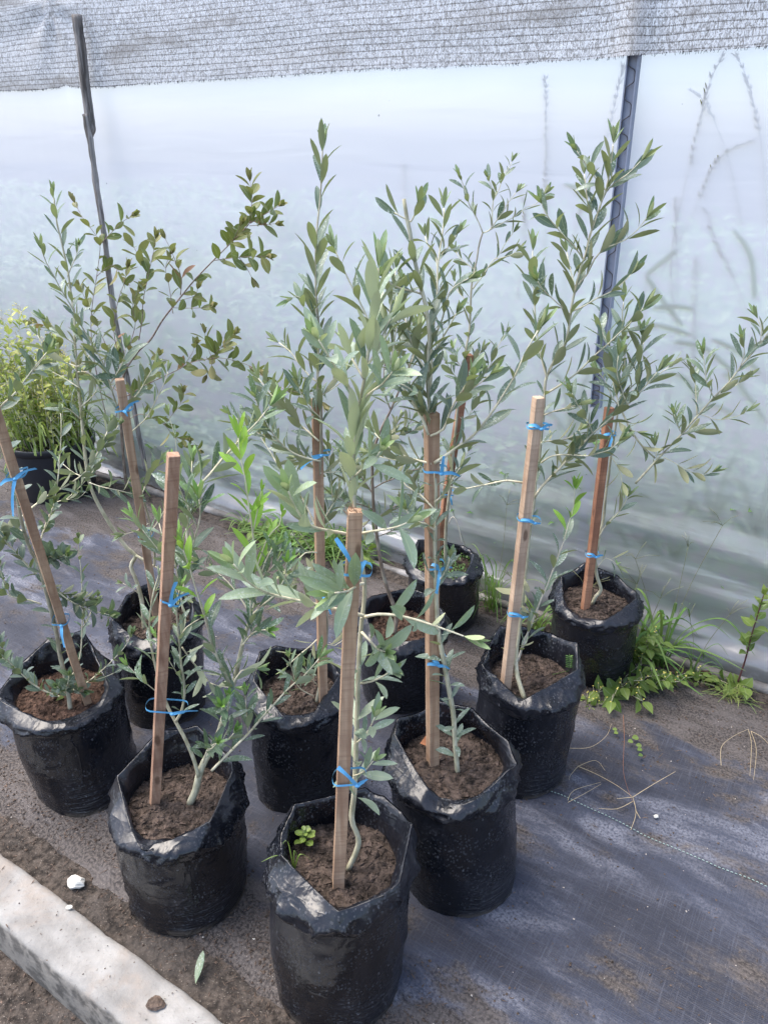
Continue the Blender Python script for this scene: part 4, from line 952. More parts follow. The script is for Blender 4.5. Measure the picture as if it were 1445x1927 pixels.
T.branch([(974, 1245), (985, 1210), (1000, 1174), (1015, 1135), (1029, 1102), (1045, 1060), (1062, 1015)], 2.6, 1.2, -.0, -.02, .1, 1, .95, 1.15, tip=False, mat='drypale')
T.branch([(1060, 1018), (1072, 977), (1079, 952), (1081, 920)], 1.2, .8, -.02, -.02, .2, 1, .9, .95, .4, young=True)
T.done()
g = MB(); p = CAM+ray(1070, 1262)*((hs+.012-CAMZ)/ray(1070, 1262).z)
for k in range(7):
    for sg in (-1, 1): g.leaf(p+Vector((0, .002*k, .004*k+.01)), Vector((sg, .1, .25)), Vector((0, -.3, 1)), .010, .004, random.random(), 0, .1)
g.tube([p+Vector((-.04, .0, -.012)), p, p+Vector((0, .014, .04))], [.0007]*3, 4); g.build('fern_seedling', M['leaf_grass'], root, root.location)

# ---- G: middle back, brown stem, no stake
hs = .272
root, Y = potted('stakeless olive with a bare brown stem, half hidden in the centre', (755, 1306), (757, 1180), hs, .240,
    [(.004, .020), (.0, .030), (.0, .040), (.004, .050), (.0, .045), (.0, .040), (.004, .030), (.0, .010), (.0, .0), (.0, .0), (.0, .0), (.004, .010)], 37.0, soilm='soil_chip')
T = Tree(root, yplace(Y), 'leaf', .060, .26, .025); T.tmat = 'bark_brown'
T.stem(lo([(742, 1192), (745, 1155), (727, 1102), (715, 1050), (708, 997), (703, 953), (701, 870), (712, 820), (735, 772), (755, 725), (770, 689), (783, 655), (790, 605)], hs, Y, .0, .0), .0060, .0016, mat='bark_brown')
T.branch([(735, 772), (755, 725), (770, 689), (783, 655), (790, 605)], .6, .5, 0, 0, 0, 1, .95, .95)
T.branch([(705, 918), (722, 908), (741, 901), (772, 886), (800, 880)], 1.9, .8, .0, -.05, .15, 1, .95, .8, twigs=2)
T.branch([(702, 930), (685, 905), (670, 880), (650, 850)], 1.9, .8, .0, .05, .1, 1, .95, .8, twigs=2)
T.branch([(704, 960), (680, 950), (655, 945), (635, 930)], 1.7, .8, .0, -.04, .1, 1, .9, .8, twigs=1)
T.branch([(701, 880), (695, 845), (700, 810), (690, 780)], 1.7, .8, .0, .06, .1, 1, .95, .8)
T.branch([(712, 820), (735, 830), (755, 815), (775, 790)], 1.7, .8, .0, .05, .1, 1, .95, .8, twigs=2)
T.branch([(735, 772), (725, 740), (722, 700), (730, 660)], 1.7, .8, .0, .06, .1, 1, .95, .8, twigs=1)
T.branch([(706, 980), (730, 960), (760, 945), (785, 925)], 1.7, .8, .0, .03, .1, 1, .9, .8, twigs=1)
T.branch([(710, 1010), (735, 1000), (750, 990)], 1.4, .8, .0, -.04, .3, 1, .8, .9); T.branch([(705, 960), (690, 985), (670, 1000)], 1.4, .8, .0, .04, .2, 1, .85, .9)
T.done()

# ---- J: far right
hs = .285
root, Y = potted('olive in the rightmost black bag, long branch reaching toward the right edge', (1107, 1258), (1120, 1132), hs, .250,
    [(.004, .020), (.002, .028), (.0, .035), (.0, .040), (.002, .040), (.004, .035), (.006, .025), (.002, .008), (.0, -.006), (-.002, -.010), (.0, -.004), (.004, .008)], 43.3)
st = mk_stake(root, Y, (1101, 1140), (1146, 768), .0205, 'wood_red', soil_d(1101, 1140, hs, Y), .0, .2, hs,
    [(1139, 812, .006, .021, [(-.010, -.040, -.008), (-.024, .002, 0)], 0), (1113, 1036, .004, .020, [(-.026, .012, 0), (.022, .004, .004)], 0)])
T = Tree(root, yplace(Y), 'leaf', .075, .24, .028); T.tmat = 'twig'
T.stem(lo([(1113, 1138), (1121, 1122), (1130, 1110), (1122, 1081), (1120, 1050), (1124, 1029), (1128, 1004), (1135, 977), (1139, 936), (1144, 900), (1149, 860), (1156, 815), (1163, 770), (1170, 742), (1174, 705), (1175, 673), (1174, 649), (1170, 600), (1173, 570)], hs, Y, .0, .02), .0055, .0014, mat='bark_green')
T.branch([(1165, 755), (1173, 710), (1175, 673), (1174, 640), (1171, 600), (1173, 565)], .6, .5, .02, .02, 0, 1, .98, .85)
T.branch([(1126, 1012), (1135, 995), (1147, 981), (1168, 958), (1180, 936)], 1.9, .8, .0, -.02, .3, 1, .9, 1.1)
T.branch([(1166, 765), (1176, 788), (1190, 815), (1210, 842), (1232, 862)], 2.6, 2.2, .01, -.05, .3, 1, .95, 1.2, tip=False, mat='bark_green')
T.branch([(1195, 910), (1215, 888), (1235, 866), (1258, 842), (1283, 816), (1300, 796), (1315, 779), (1342, 748), (1372, 718), (1392, 691), (1410, 670), (1429, 648), (1450, 620), (1475, 596)], 2.8, 1.2, -.05, -.12, .05, 1, .92, 1.15, mat='bark_green')
T.branch([(1342, 748), (1335, 732), (1329, 720), (1325, 690), (1323, 668)], 1.4, .7, -.09, -.11, .25, 1, .85, .7, .15)
T.branch([(1342, 748), (1355, 740), (1368, 735), (1385, 724), (1402, 712)], 1.4, .7, -.09, -.08, .2, 1, .85, .9)
T.branch([(1315, 779), (1330, 784), (1348, 790), (1368, 788), (1387, 783), (1402, 775)], 1.5, .7, -.08, -.10, .25, 1, .8, .8, .15)
T.branch([(1311, 782), (1309, 750), (1307, 720), (1300, 695)], 1.4, .7, -.08, -.05, .3, 1, .9, .9)
T.branch([(1283, 816), (1276, 805), (1272, 794), (1268, 780)], 1.2, .7, -.07, -.09, .3, 1, .85, .7)
T.branch([(1283, 816), (1296, 813), (1309, 811)], 1.2, .7, -.07, -.04, .3, 1, .9, .9)
T.branch([(1248, 861), (1264, 868), (1281, 879), (1300, 888), (1322, 894), (1338, 889)], 1.5, .7, -.06, -.09, .3, 1, .85, .85)
T.branch([(1235, 864), (1234, 852), (1232, 838)], 1.2, .7, -.06, -.05, .3, 1, .8, .8)
T.branch([(1392, 691), (1400, 665), (1396, 640)], 1.2, .7, -.10, -.12, .3, 1, .85, .8); T.branch([(1429, 648), (1432, 620), (1425, 600)], 1.2, .7, -.11, -.10, .3, 1, .85, .8)
T.branch([(1168, 752), (1190, 735), (1215, 725), (1245, 700), (1262, 688)], 1.7, .8, .01, .03, .2, 1, .9, .95)
T.branch([(1164, 765), (1150, 745), (1140, 720), (1125, 700)], 1.5, .8, .01, -.03, .1, 1, .95, .9); T.branch([(1160, 790), (1180, 805), (1197, 812)], 1.4, .7, .0, -.03, .1, 1, .9, .9)
T.branch([(1150, 860), (1165, 885), (1170, 910)], 1.3, .7, .0, -.02, .3, 1, .8, .9); T.branch([(1122, 1070), (1140, 1050), (1160, 1062)], 1., .6, .0, -.02, .4, 1, .9, .9)
T.branch([(1172, 720), (1190, 690), (1205, 660), (1212, 640)], 1.4, .7, .02, .03, .15, 1, .9, .85); T.branch([(1174, 690), (1155, 665), (1140, 640), (1128, 615)], 1.4, .7, .02, .04, .15, 1, .9, .85)
T.done()

# ---- H: back, mossy soil
hs = .262
root, Y = potted('olive in the rearmost black bag, its soil green with tiny moss', (835, 1165), (835, 1062), hs, .236,
    [(.004, .012), (.0, .020), (.0, .028), (.002, .032), (.0, .036), (.006, .045), (.004, .030), (.0, .010), (.0, .0), (.0, .0), (.0, .0), (.004, .006)], 51.9)
st = mk_stake(root, Y, (820, 1058), (882, 668), .0205, 'wood_red', soil_d(820, 1050, hs, Y), .0, .3, hs,
    [(858, 915, .004, .019, [(.010, -.03, -.006)], 0), (866, 712, .002, .018, [(-.014, .01, 0)], 0)])
T = Tree(root, yplace(Y), 'leaf', .064, .30, .027)
T.stem(lo([(838, 1062), (838, 1020), (840, 980), (846, 920), (853, 850), (862, 760), (872, 690), (876, 660), (883, 622), (885, 581), (887, 540), (891, 515), (897, 488), (900, 467), (904, 450), (908, 438)], hs, Y, -.01, .02), .0058, .0020)
T.branch([(874, 675), (883, 622), (885, 581), (888, 535), (893, 505)], .5, .5, 0, .01, 0, 1, 1.0, 1.25, 0, (40, 72), tip=False)
T.branch([(908, 438), (902, 422), (891, 400), (884, 388), (879, 373), (872, 350), (866, 334)], 1.7, .8, .02, .0, .3, 1, .85, .95)
T.branch([(908, 438), (920, 434), (932, 418), (945, 400), (952, 388), (957, 380), (970, 363)], 1.7, .8, .02, .0, .2, 1, .9, .9)
T.branch([(926, 425), (926, 400), (928, 375), (932, 368), (939, 355), (947, 330), (956, 318), (962, 305)], 1.5, .7, .01, .04, .2, 1, .8, .75, .15)
T.branch([(930, 372), (926, 355), (918, 336)], 1.1, .7, .02, .0, .4, 1, .7, .8)
T.branch([(915, 436), (930, 428), (948, 418), (966, 409), (980, 398), (991, 390), (1008, 384), (1025, 366)], 1.5, .7, .02, -.02, .3, 1, .9, 1.2)
T.branch([(889, 544), (898, 532), (908, 519), (918, 503), (930, 488), (940, 486), (960, 480), (970, 474)], 1.8, .7, .02, -.02, .25, 1, .9, .95)
T.branch([(932, 487), (942, 474), (948, 462), (958, 448), (965, 438)], 1.3, .7, .0, .0, .2, 1, .85, .85)
T.branch([(893, 508), (878, 496), (864, 485), (858, 474)], 1.3, .7, .02, .05, .3, 1, .85, .9)
T.branch([(881, 571), (870, 558), (858, 544), (855, 528)], 1.3, .7, .01, .05, .3, 1, .85, .9)
T.branch([(868, 720), (850, 700), (838, 680), (825, 670)], 1.5, .8, .0, -.03, .1, 1, .95, .9); T.branch([(866, 730), (885, 745), (895, 720), (915, 700), (925, 680), (935, 655), (950, 630)], 1.9, .8, .0, -.02, .3, 1, .9, 1)
T.branch([(860, 780), (875, 790), (890, 768), (905, 745)], 1.4, .8, .0, .02, .2, 1, .9, .9); T.branch([(852, 860), (835, 830), (822, 815)], 1.4, .8, .0, -.02, .1, 1, .95, .8)
T.branch([(872, 695), (860, 680), (852, 655)], 1.4, .8, .0, -.02, .2, 1, .8, .8, .3); T.branch([(874, 690), (892, 680), (905, 660)], 1.4, .8, .0, .01, .2, 1, .95, .8)
T.branch([(848, 900), (865, 880), (880, 850)], 1.4, .8, .0, -.02, .1, 1, .95, .8)
T.done()
g = MB(); c = CAM+ray(835, 1062)*((hs-CAMZ)/ray(835, 1062).z)
for k in range(620):
    a = random.uniform(0, 6.28); q = .108*math.sqrt(random.random()); p = c+Vector((q*math.cos(a), q*math.sin(a), .004))
    if nz(p.x*25, p.y*25, 3) < -.22: continue
    d = Vector((random.uniform(-1, 1), random.uniform(-1, 1), random.uniform(.3, 1.2))); g.leaf(p, d, Vector((0, 0, 1)), random.uniform(.006, .013), .005, random.random(), 0, .4)
tag(g.build('moss', M['leaf_grass'], root, root.location), kind='stuff')
g = MB(); g.tube(catmull([on_y(844, 985, Y-.02), on_y(852, 972, Y-.03), on_y(862, 990, Y-.03), on_y(869, 1022, Y-.03)], .01), .0018, 6); g.build('bleached_twig', M['drypale'], root, root.location)

# ---------------------------------------------------------------- red-tinged shrub trained along the film
wp = lambda x, y, d: on_wall(x, y, WALL-.13+d)
b0 = wp(238, 912, 0); b0.z = 0
root = empty('broadleaf_shrub', b0, 'tall shrub with pointed green and reddish leaves spreading along the plastic behind the rigid pot', 'shrub')
T = Tree(root, wp, 'leaf_shrub', .084, .44, .050); T.tmat = 'twig_brown'
T.stem([(238, 915), (232, 850), (228, 790), (226, 740), (240, 685)], .0075, .0055, mat='bark_brown')
S = dict(ang=(45, 80), mat='twig_brown')
T.branch([(240, 690), (262, 660), (284, 639), (306, 603), (335, 566), (364, 530), (399, 493), (430, 462), (459, 433), (474, 415)], 4.2, 1.5, 0, .02, .52, 1, .8, 1.5, tip=False, drop=.3, **S)
T.branch([(470, 420), (473, 395), (474, 370), (471, 342)], 1.5, .8, .02, .02, .0, 1, .85, .8, **S)
T.branch([(472, 420), (487, 410), (506, 399), (523, 388)], 1.5, .8, .02, .0, .1, 1, .85, .75, **S)
T.branch([(470, 425), (495, 423), (517, 421)], 1.2, .7, .02, .03, .3, 1, .8, .8, **S)
T.branch([(404, 490), (425, 487), (450, 484), (475, 483), (500, 482)], 1.6, .8, .02, -.02, .1, 1, .85, 1., **S)
T.branch([(450, 484), (462, 500), (473, 520)], 1.2, .7, .0, .02, .4, 1, .85, .9, **S)
T.branch([(430, 462), (440, 450), (445, 440), (452, 425)], 1.3, .8, .02, -.01, .1, 1, .9, .6, **S)
T.branch([(324, 579), (350, 580), (382, 579), (395, 575)], 1.3, .7, .0, -.01, .5, 1, .9, .8, **S)
T.branch([(335, 566), (352, 562), (368, 556), (372, 545)], 1.3, .7, .0, .0, .3, 1, .9, .8, **S)
T.branch([(340, 555), (342, 530), (338, 510), (330, 490), (322, 470), (312, 450)], 1.9, .8, .0, -.03, .1, 1, .9, .85, **S)
T.branch([(326, 590), (322, 560), (318, 535), (312, 505), (320, 480)], 1.7, .8, .0, .03, .1, 1, .9, .85, **S)
T.branch([(262, 640), (268, 600), (270, 566), (278, 525), (286, 490), (290, 470), (293, 450)], 2.2, .8, .0, -.02, .15, 1, .9, .85, **S)
T.branch([(279, 520), (268, 497), (258, 475), (250, 462)], 1.4, .7, -.01, .0, .3, 1, .9, .7, **S)
T.branch([(228, 735), (215, 800), (205, 800), (180, 690), (172, 620), (175, 569), (183, 517), (189, 461), (179, 440), (164, 420), (152, 402), (142, 382)], 2.6, .8, -.0, .02, .35, 1, .9, 1.2, drop=.2, **S)
T.branch([(189, 461), (200, 448), (208, 440), (228, 420), (248, 406)], 1.4, .7, .01, .0, .2, 1, .9, .85, **S)
T.branch([(183, 520), (200, 505), (215, 500), (230, 520)], 1.4, .7, .01, .03, .2, 1, .95, .7, **S)
T.branch([(228, 740), (215, 690), (200, 650), (178, 600), (160, 560), (150, 540)], 2.0, .8, .0, .02, .3, 1, .9, .9, **S)
T.branch([(226, 735), (222, 670), (215, 620), (222, 570), (235, 530), (240, 505)], 2.4, .9, .0, -.03, .2, 1, .9, .85, **S)
T.branch([(235, 700), (245, 650), (255, 610), (250, 575), (262, 545)], 2.0, .9, .0, .02, .15, 1, .9, .85, **S)
T.branch([(226, 740), (200, 720), (160, 700), (125, 680), (110, 650), (90, 615), (60, 608)], 2.0, .8, .0, .02, .3, 1, .9, .95, **S)
T.branch([(240, 745), (280, 722), (329, 699), (345, 690), (364, 681), (406, 674), (430, 676), (461, 685), (485, 695)], 2.8, .9, .0, .0, .45, 1, .85, .85, **S)
T.branch([(399, 677), (410, 660), (428, 643), (440, 630)], 1.3, .7, .0, -.01, .2, 1, .9, .75, **S)
T.branch([(400, 676), (392, 655), (388, 641), (386, 628)], 1.2, .7, .0, .01, .4, 1, .75, .8, **S)
T.branch([(340, 694), (352, 680), (362, 665), (368, 650)], 1.2, .7, .0, .01, .3, 1, .8, .8, **S)
T.branch([(400, 676), (398, 690), (390, 705)], 1.1, .7, .0, .01, .3, 1, .8, .8, **S)
T.branch([(470, 690), (500, 712), (530, 730), (560, 738), (590, 742), (605, 755)], 1.5, .7, -.01, .0, .2, 1, .9, .85, **S)
T.branch([(230, 800), (260, 780), (285, 785), (310, 800), (330, 822), (350, 826)], 2., .8, .0, -.01, .4, 1, .9, .75, **S)
T.branch([(310, 800), (325, 780), (340, 760), (345, 740)], 1.2, .7, .0, -.01, .4, 1, .85, .75, **S)
T.branch([(330, 822), (345, 840), (372, 848)], 1.2, .7, .0, -.01, .4, 1, .85, .75, **S)
T.branch([(235, 760), (262, 735), (290, 700), (300, 670)], 1.6, .8, .0, -.02, .2, 1, .9, .75, **S)
T.done()

# ---------------------------------------------------------------- big rigid pot of weeds
kc = on_ground(115, 928); root = empty('weedy_nursery_pot', kc, 'large rigid black pot overflowing with yellow green weeds at the left edge', 'plant pot')
KH = .285
g = MB(); K = 64; prof = [(.0, .004), (.150, .004), (.158, .0), (.162, .01), (.190, KH-.035), (.190, KH-.034), (.197, KH-.034), (.199, KH-.004), (.196, KH), (.190, KH), (.187, KH-.004), (.180, KH-.05)]
vs = [kc+Vector((r*math.cos(2*math.pi*j/K), r*math.sin(2*math.pi*j/K), z)) for r, z in prof for j in range(K)]
g.add(vs, [(i*K+j, i*K+(j+1) % K, (i+1)*K+(j+1) % K, (i+1)*K+j) for i in range(len(prof)-1) for j in range(K)]); g.build('pot', M['pot'], root, kc)
g = MB(); vs = [kc+Vector((0, 0, KH-.03))]+[kc+Vector((.03*i*math.cos(2*math.pi*j/30), .03*i*math.sin(2*math.pi*j/30), KH-.03+.008*nz(i, j*.5))) for i in range(1, 7) for j in range(30)]
g.add(vs, [(0, 1+j, 1+(j+1) % 30) for j in range(30)]+[(1+i*30+j, 1+(i+1)*30+j, 1+(i+1)*30+(j+1) % 30, 1+i*30+(j+1) % 30) for i in range(5) for j in range(30)], (.4, 0, 0, 1)); g.build('soil', M['soil'], root, kc)
g = MB(); a0 = math.atan2(-1, -.22)-.02
def pr(a, z): r = .162+(.190-.162)*z/(KH-.035)+.0012; return kc+Vector((r*math.cos(a), r*math.sin(a), z))
q = on_y(51, 873, kc.y-.18); a0 = math.atan2(q.y-kc.y, q.x-kc.x) if abs(q.x-kc.x) < .2 else -2.2
g.add([pr(-2.10+i*.045, z) for z in (.170, .190) for i in range(4)], [(i, i+1, i+5, i+4) for i in range(3)]); g.build('sticker', M['white'], root, kc)
g = MB()
for k in range(130):      # grass blades arching over the rim
    a = random.uniform(0, 6.28); r0 = .185*random.random()**.5; p = kc+Vector((r0*math.cos(a), r0*math.sin(a), KH-.03)); a2 = a+random.uniform(-.7, .7)
    out = Vector((math.cos(a2), math.sin(a2), 0)); l = random.uniform(.08, .22); hgt = random.uniform(.05, .22); fall = random.uniform(-.05, .07) if r0 > .12 else 0
    Q = catmull([p, p+out*l*.25+Vector((0, 0, hgt*.8)), p+out*l*.65+Vector((0, 0, hgt)), p+out*l*1.05+Vector((0, 0, hgt-.06-fall))], .02)
    Q = [x_-N*max(0, x_.dot(N)-(WALL-.06)) for x_ in Q]
    g.ribbon(Q, Vector((0, 0, 1)).cross(out).normalized(), [random.uniform(.006, .011)*min(1, 4*(1-i/len(Q)))*(.6+.4*min(1, i/3)) for i in range(len(Q))], (random.random(), random.choice((0, .1, .5)), .4, .5), .2)
g.build('grass', M['leaf_weed'], root, kc)
g = MB(); gs = MB(); gf = MB()
for k in range(130):      # leafy herbs with tiny heads
    a = random.uniform(0, 6.28); r0 = .17*random.random()**.5; p = kc+Vector((r0*math.cos(a), r0*math.sin(a), KH-.03)); hgt = random.uniform(.16, .58)*(1.15 if p.x < kc.x-.02 else .85)
    d = Vector((random.uniform(-.28, .18), random.uniform(-.2, .1), 1)); P = catmull([p, p+d*hgt*.35+Vector((random.uniform(-.02, .02), 0, 0)), p+d*hgt*.7, p+d*hgt+Vector((random.uniform(-.05, .05), random.uniform(-.05, .02), -.01))], .02)
    P = [x_-N*max(0, x_.dot(N)-(WALL-.08)) for x_ in P]
    gs.tube(P, [.0018*(1-.6*i/len(P)) for i in range(len(P))], 4)
    leaves_on(g, P, .15, .95, .03, random.uniform(.026, .045), .5, (45, 95), False, random.choice((0, .2, .8)), drop=.1, shape=0)
    for q in range(random.randint(3, 8)):
        e = P[-1]+Vector((random.uniform(-.025, .025), random.uniform(-.02, .02), random.uniform(-.03, .03))); gs.tube([P[-2 if len(P) > 1 else -1], e], .0006, 3, cap=False); crumbs(gf, e, .0028, (.5, 1), 1)
g.build('herb_foliage', M['leaf_herb'], root, kc); gs.build('stems', M['twig'], root, kc); tag(gf.build('tiny_flowers', M['flower'], root, kc), kind='stuff')

# ---------------------------------------------------------------- weeds in the open ground by the wall
def grass_tuft(px, label, n=30, h=.18, spread=.12, w=.005, group='grass tufts along the foot of the plastic wall', px_dir=None, heads=0, yng=(0, .1, .3)):
    b = on_ground(*px); k = b.dot(N)
    if k > WALL-.1: b -= N*(k-WALL+.1)
    root = empty('grass_tuft', b, label, 'grass', group)
    g = MB(); gh = MB()
    for q in range(n):
        a = random.uniform(0, 6.28); p = b+Vector((random.gauss(0, .012), random.gauss(0, .012), -.005)); out = Vector((math.cos(a), math.sin(a), 0))
        if px_dir: out = (out+Vector(px_dir)).normalized()
        l = spread*random.uniform(.4, 1.3); hh = h*random.uniform(.35, 1.15)
        Q = catmull([p, p+out*l*.2+Vector((0, 0, hh*.65)), p+out*l*.6+Vector((0, 0, hh)), p+out*l+Vector((0, 0, hh*random.uniform(.55, .95)))], .012)
        Q = [x_-N*max(0, x_.dot(N)-(WALL-.05)) for x_ in Q]
        g.ribbon(Q, Vector((0, 0, 1)).cross(out).normalized(), [w*random.uniform(.9, 1.1)*min(1, 3.5*(1-i/len(Q))) for i in range(len(Q))], (random.random(), random.choice(yng), .4, .5), .25)
    for q in range(heads):
        p = b; d = Vector((random.uniform(-.5, .5), random.uniform(-.3, .2), 1)); L = h*random.uniform(1.6, 2.6); P = catmull([p, p+d*L*.5, p+d*L+Vector((random.uniform(-.05, .05), 0, -.02))], .02)
        P = [x_-N*max(0, x_.dot(N)-(WALL-.05)) for x_ in P]
        gh.tube(P, .0008, 4)
        for z in range(4):
            e = P[-1]+Vector((random.uniform(-.07, .07), random.uniform(-.03, .03), random.uniform(.0, .07))); gh.tube([P[-1], P[-1].lerp(e, .5)+Vector((0, 0, .008)), e], .0007, 3)
    g.build('blades', M['leaf_grass'], root, b)
    if heads: gh.build('seed_stalks', M['seed'], root, b)
    return root
grass_tuft((545, 1030), 'dark green grass tuft by the wall foot left of the slender central tree', 60, .10, .20, .006)
grass_tuft((620, 1045), 'dense dark green grass tuft behind the slender central stake', 70, .12, .20, .006)
grass_tuft((690, 1045), 'grass tuft behind the bare brown stem', 45, .11, .16, .006)
grass_tuft((480, 990), 'low grass at the wall foot below the bright green shoots', 25, .08, .12)
grass_tuft((930, 1140), 'fine arching grass between the mossy rear bag and the pale stake', 34, .20, .20, .004, heads=2)
grass_tuft((1010, 1190), 'grass tuft behind the crumpled bag right of the middle', 24, .12, .14, .005, heads=1)
grass_tuft((1175, 1255), 'tall arching grass clump beside the rightmost bag', 30, .17, .26, .009, heads=3, px_dir=(.5, -.1, 0))
grass_tuft((1245, 1240), 'broad bladed grass rising in front of the plastic right of the rightmost bag', 16, .22, .20, .009, heads=3)
grass_tuft((1300, 1275), 'sparse thin grass with long seed stalks at the right wall foot', 12, .13, .10, .004, heads=2)
grass_tuft((1372, 1318), 'small yellowish fine leaved tuft near the right edge', 60, .055, .07, .0018, yng=(.3, .7, 1))
grass_tuft((360, 960), 'low grass at the wall foot behind the left trees', 25, .07, .10)
grass_tuft((270, 925), 'low grass right of the rigid pot', 20, .07, .10)

def weed(px, label, n, L, h, spread, flowers=0, name='broadleaf_weed', mat='leaf_weed', wr=.6, dirv=(0, 0, 0)):
    b = on_ground(*px); k = b.dot(N)
    if k > WALL-.1: b -= N*(k-WALL+.1)
    root = empty(name, b, label, 'weed', 'leafy weeds growing by the plastic wall'); g = MB(); gs = MB(); gf = MB()
    for q in range(n):
        a = random.uniform(0, 6.28); out = (Vector((math.cos(a), math.sin(a), 0))+Vector(dirv)); l = spread*random.uniform(.2, 1); hh = h*random.uniform(.3, 1.1)
        P = catmull([b, b+out*l*.4+Vector((0, 0, hh*.6)), b+out*l+Vector((0, 0, hh))], .015); P = [x_-N*max(0, x_.dot(N)-(WALL-.06)) for x_ in P]
        gs.tube(P, .0012, 4); leaves_on(g, P, .35, 1, L*.7, L, wr, (50, 85), False, random.choice((0, .1, .3)), drop=.1, shape=1)
        g.leaf(P[-1], out+Vector((0, 0, -.1)), Vector((0, 0, 1)), L, L*wr, random.random(), .2, .3, 1)
        if flowers and random.random() < .6:
            for z in range(3):
                e = P[-1]+Vector((random.uniform(-.02, .02), random.uniform(-.02, .02), random.uniform(.01, .04))); gs.tube([P[-1], e], .0006, 3); gf = MB(); crumbs(gf, e, .003, (.5, 1), .7); gf.build('flower', M['flower'], root, b)
    g.build('foliage', M[mat], root, b); gs.build('stems', M['bark_green'], root, b)
    return root
weed((1155, 1300), 'leafy weed with tiny cream flowers spilling onto the ground cover right of the rightmost bag', 16, .050, .09, .13, 1)
weed((1200, 1262), 'upright leafy weed against the side of the rightmost bag', 9, .045, .15, .06, 1)
weed((1225, 1300), 'flowering weed mixed with grass in front of the plastic', 9, .035, .09, .11, 1, dirv=(.4, 0, 0))
weed((495, 1015), 'bright broad leaved weed at the wall foot under the green shoots', 8, .055, .07, .07, 0, dirv=(.2, 0, 0))
weed((590, 1040), 'round leaved weed among the grass behind the slender central stake', 6, .05, .07, .08)
weed((700, 1050), 'round leaved weed behind the bare brown stem', 7, .05, .10, .07)
weed((1315, 1285), 'tiny round leaved weed at the right wall foot', 5, .025, .02, .05, 0)
weed((1108, 1330), 'small weed at the foot of the rightmost bag', 5, .03, .03, .05, 1)
root = weed((1395, 1285), 'dark red stemmed weed with rounded green leaves at the right edge', 3, .05, .05, .06, wr=.75)
b = root.location; g = MB(); gl = MB()
P = catmull([on_y(1388, 1283, b.y), on_y(1402, 1240, b.y), on_y(1412, 1200, b.y), on_y(1424, 1160, b.y), on_y(1436, 1120, b.y)], .01); g.tube(P, [.003-.0015*i/len(P) for i in range(len(P))], 6); g.build('main_stem', M['redstem'], root, b)
leaves_on(gl, P, .35, 1, .02, .05, .7, (60, 90), True, .1, shape=1); gl.build('upper_foliage', M['leaf_weed'], root, b)
# creeping seedling
b = on_ground(1200, 1385, .02); root = empty('creeping_seedling', b, 'tiny seedling with round leaves in a line on the ground cover', 'weed')
g = MB()
for x, y, r_ in ((1195, 1389, .010), (1201, 1402, .008), (1204, 1412, .008), (1186, 1396, .008), (1205, 1422, .007), (1156, 1372, .007), (1159, 1380, .007)):
    p = on_ground(x, y, .030); g.leaf(p-Vector((r_, 0, 0)), Vector((1, random.uniform(-.6, .6), 0)), Vector((0, -.2, 1)), r_*2, r_*1.6, random.random(), .1, .1)
g.build('leaves', M['leaf_weed'], root, b)

def runner(name, label, lines, mat, cat, r=.0012, z=.028):
    b = on_ground(lines[0][0][0], lines[0][0][1]); root = None; g = MB()
    for ln in lines:
        Q = catmull([on_ground(x, y, z+random.uniform(0, .008)) for x, y in ln], .01); g.tube(Q, [r*(1-.55*i/len(Q)) for i in range(len(Q))], 5)
    o = g.build(name, M[mat], None, b); o.location = b; return tag(o, label, cat, 'dead grass runners lying on the ground cover')
runner('dead_grass_runner', 'straw coloured dry root tangle lying right of the middle bags', [[(1087, 1442), (1120, 1456), (1160, 1478), (1190, 1500)], [(1190, 1500), (1230, 1475), (1270, 1452)], [(1190, 1500), (1196, 1530), (1186, 1562)], [(1196, 1526), (1204, 1540)], [(1190, 1500), (1160, 1503)], [(1190, 1508), (1160, 1522), (1126, 1521)]], 'dry', 'dead grass', .0010)
runner('dead_grass_runner', 'pale looping grass runner trailing from the crumpled bag', [[(1068, 1408), (1110, 1406), (1140, 1385), (1150, 1362)], [(1087, 1442), (1120, 1431), (1138, 1450)], [(1087, 1442), (1072, 1460), (1070, 1468)], [(1068, 1506), (1080, 1487), (1130, 1472)], [(1068, 1510), (1100, 1493), (1131, 1475)]], 'dry', 'dead grass', .0007)
runner('dead_grass_runner', 'long thin reddish stem lying down from the weeds', [[(1172, 1345), (1174, 1390), (1172, 1440), (1176, 1470), (1190, 1510)]], 'drybrown', 'dead grass', .0007)
runner('dead_grass_runner', 'forked dry grass stem near the right edge', [[(1356, 1440), (1357, 1405), (1380, 1385), (1407, 1372)], [(1407, 1372), (1413, 1400), (1410, 1460)], [(1412, 1376), (1422, 1410), (1417, 1468)], [(1412, 1376), (1430, 1385), (1445, 1400)]], 'dry', 'dead grass', .0007)

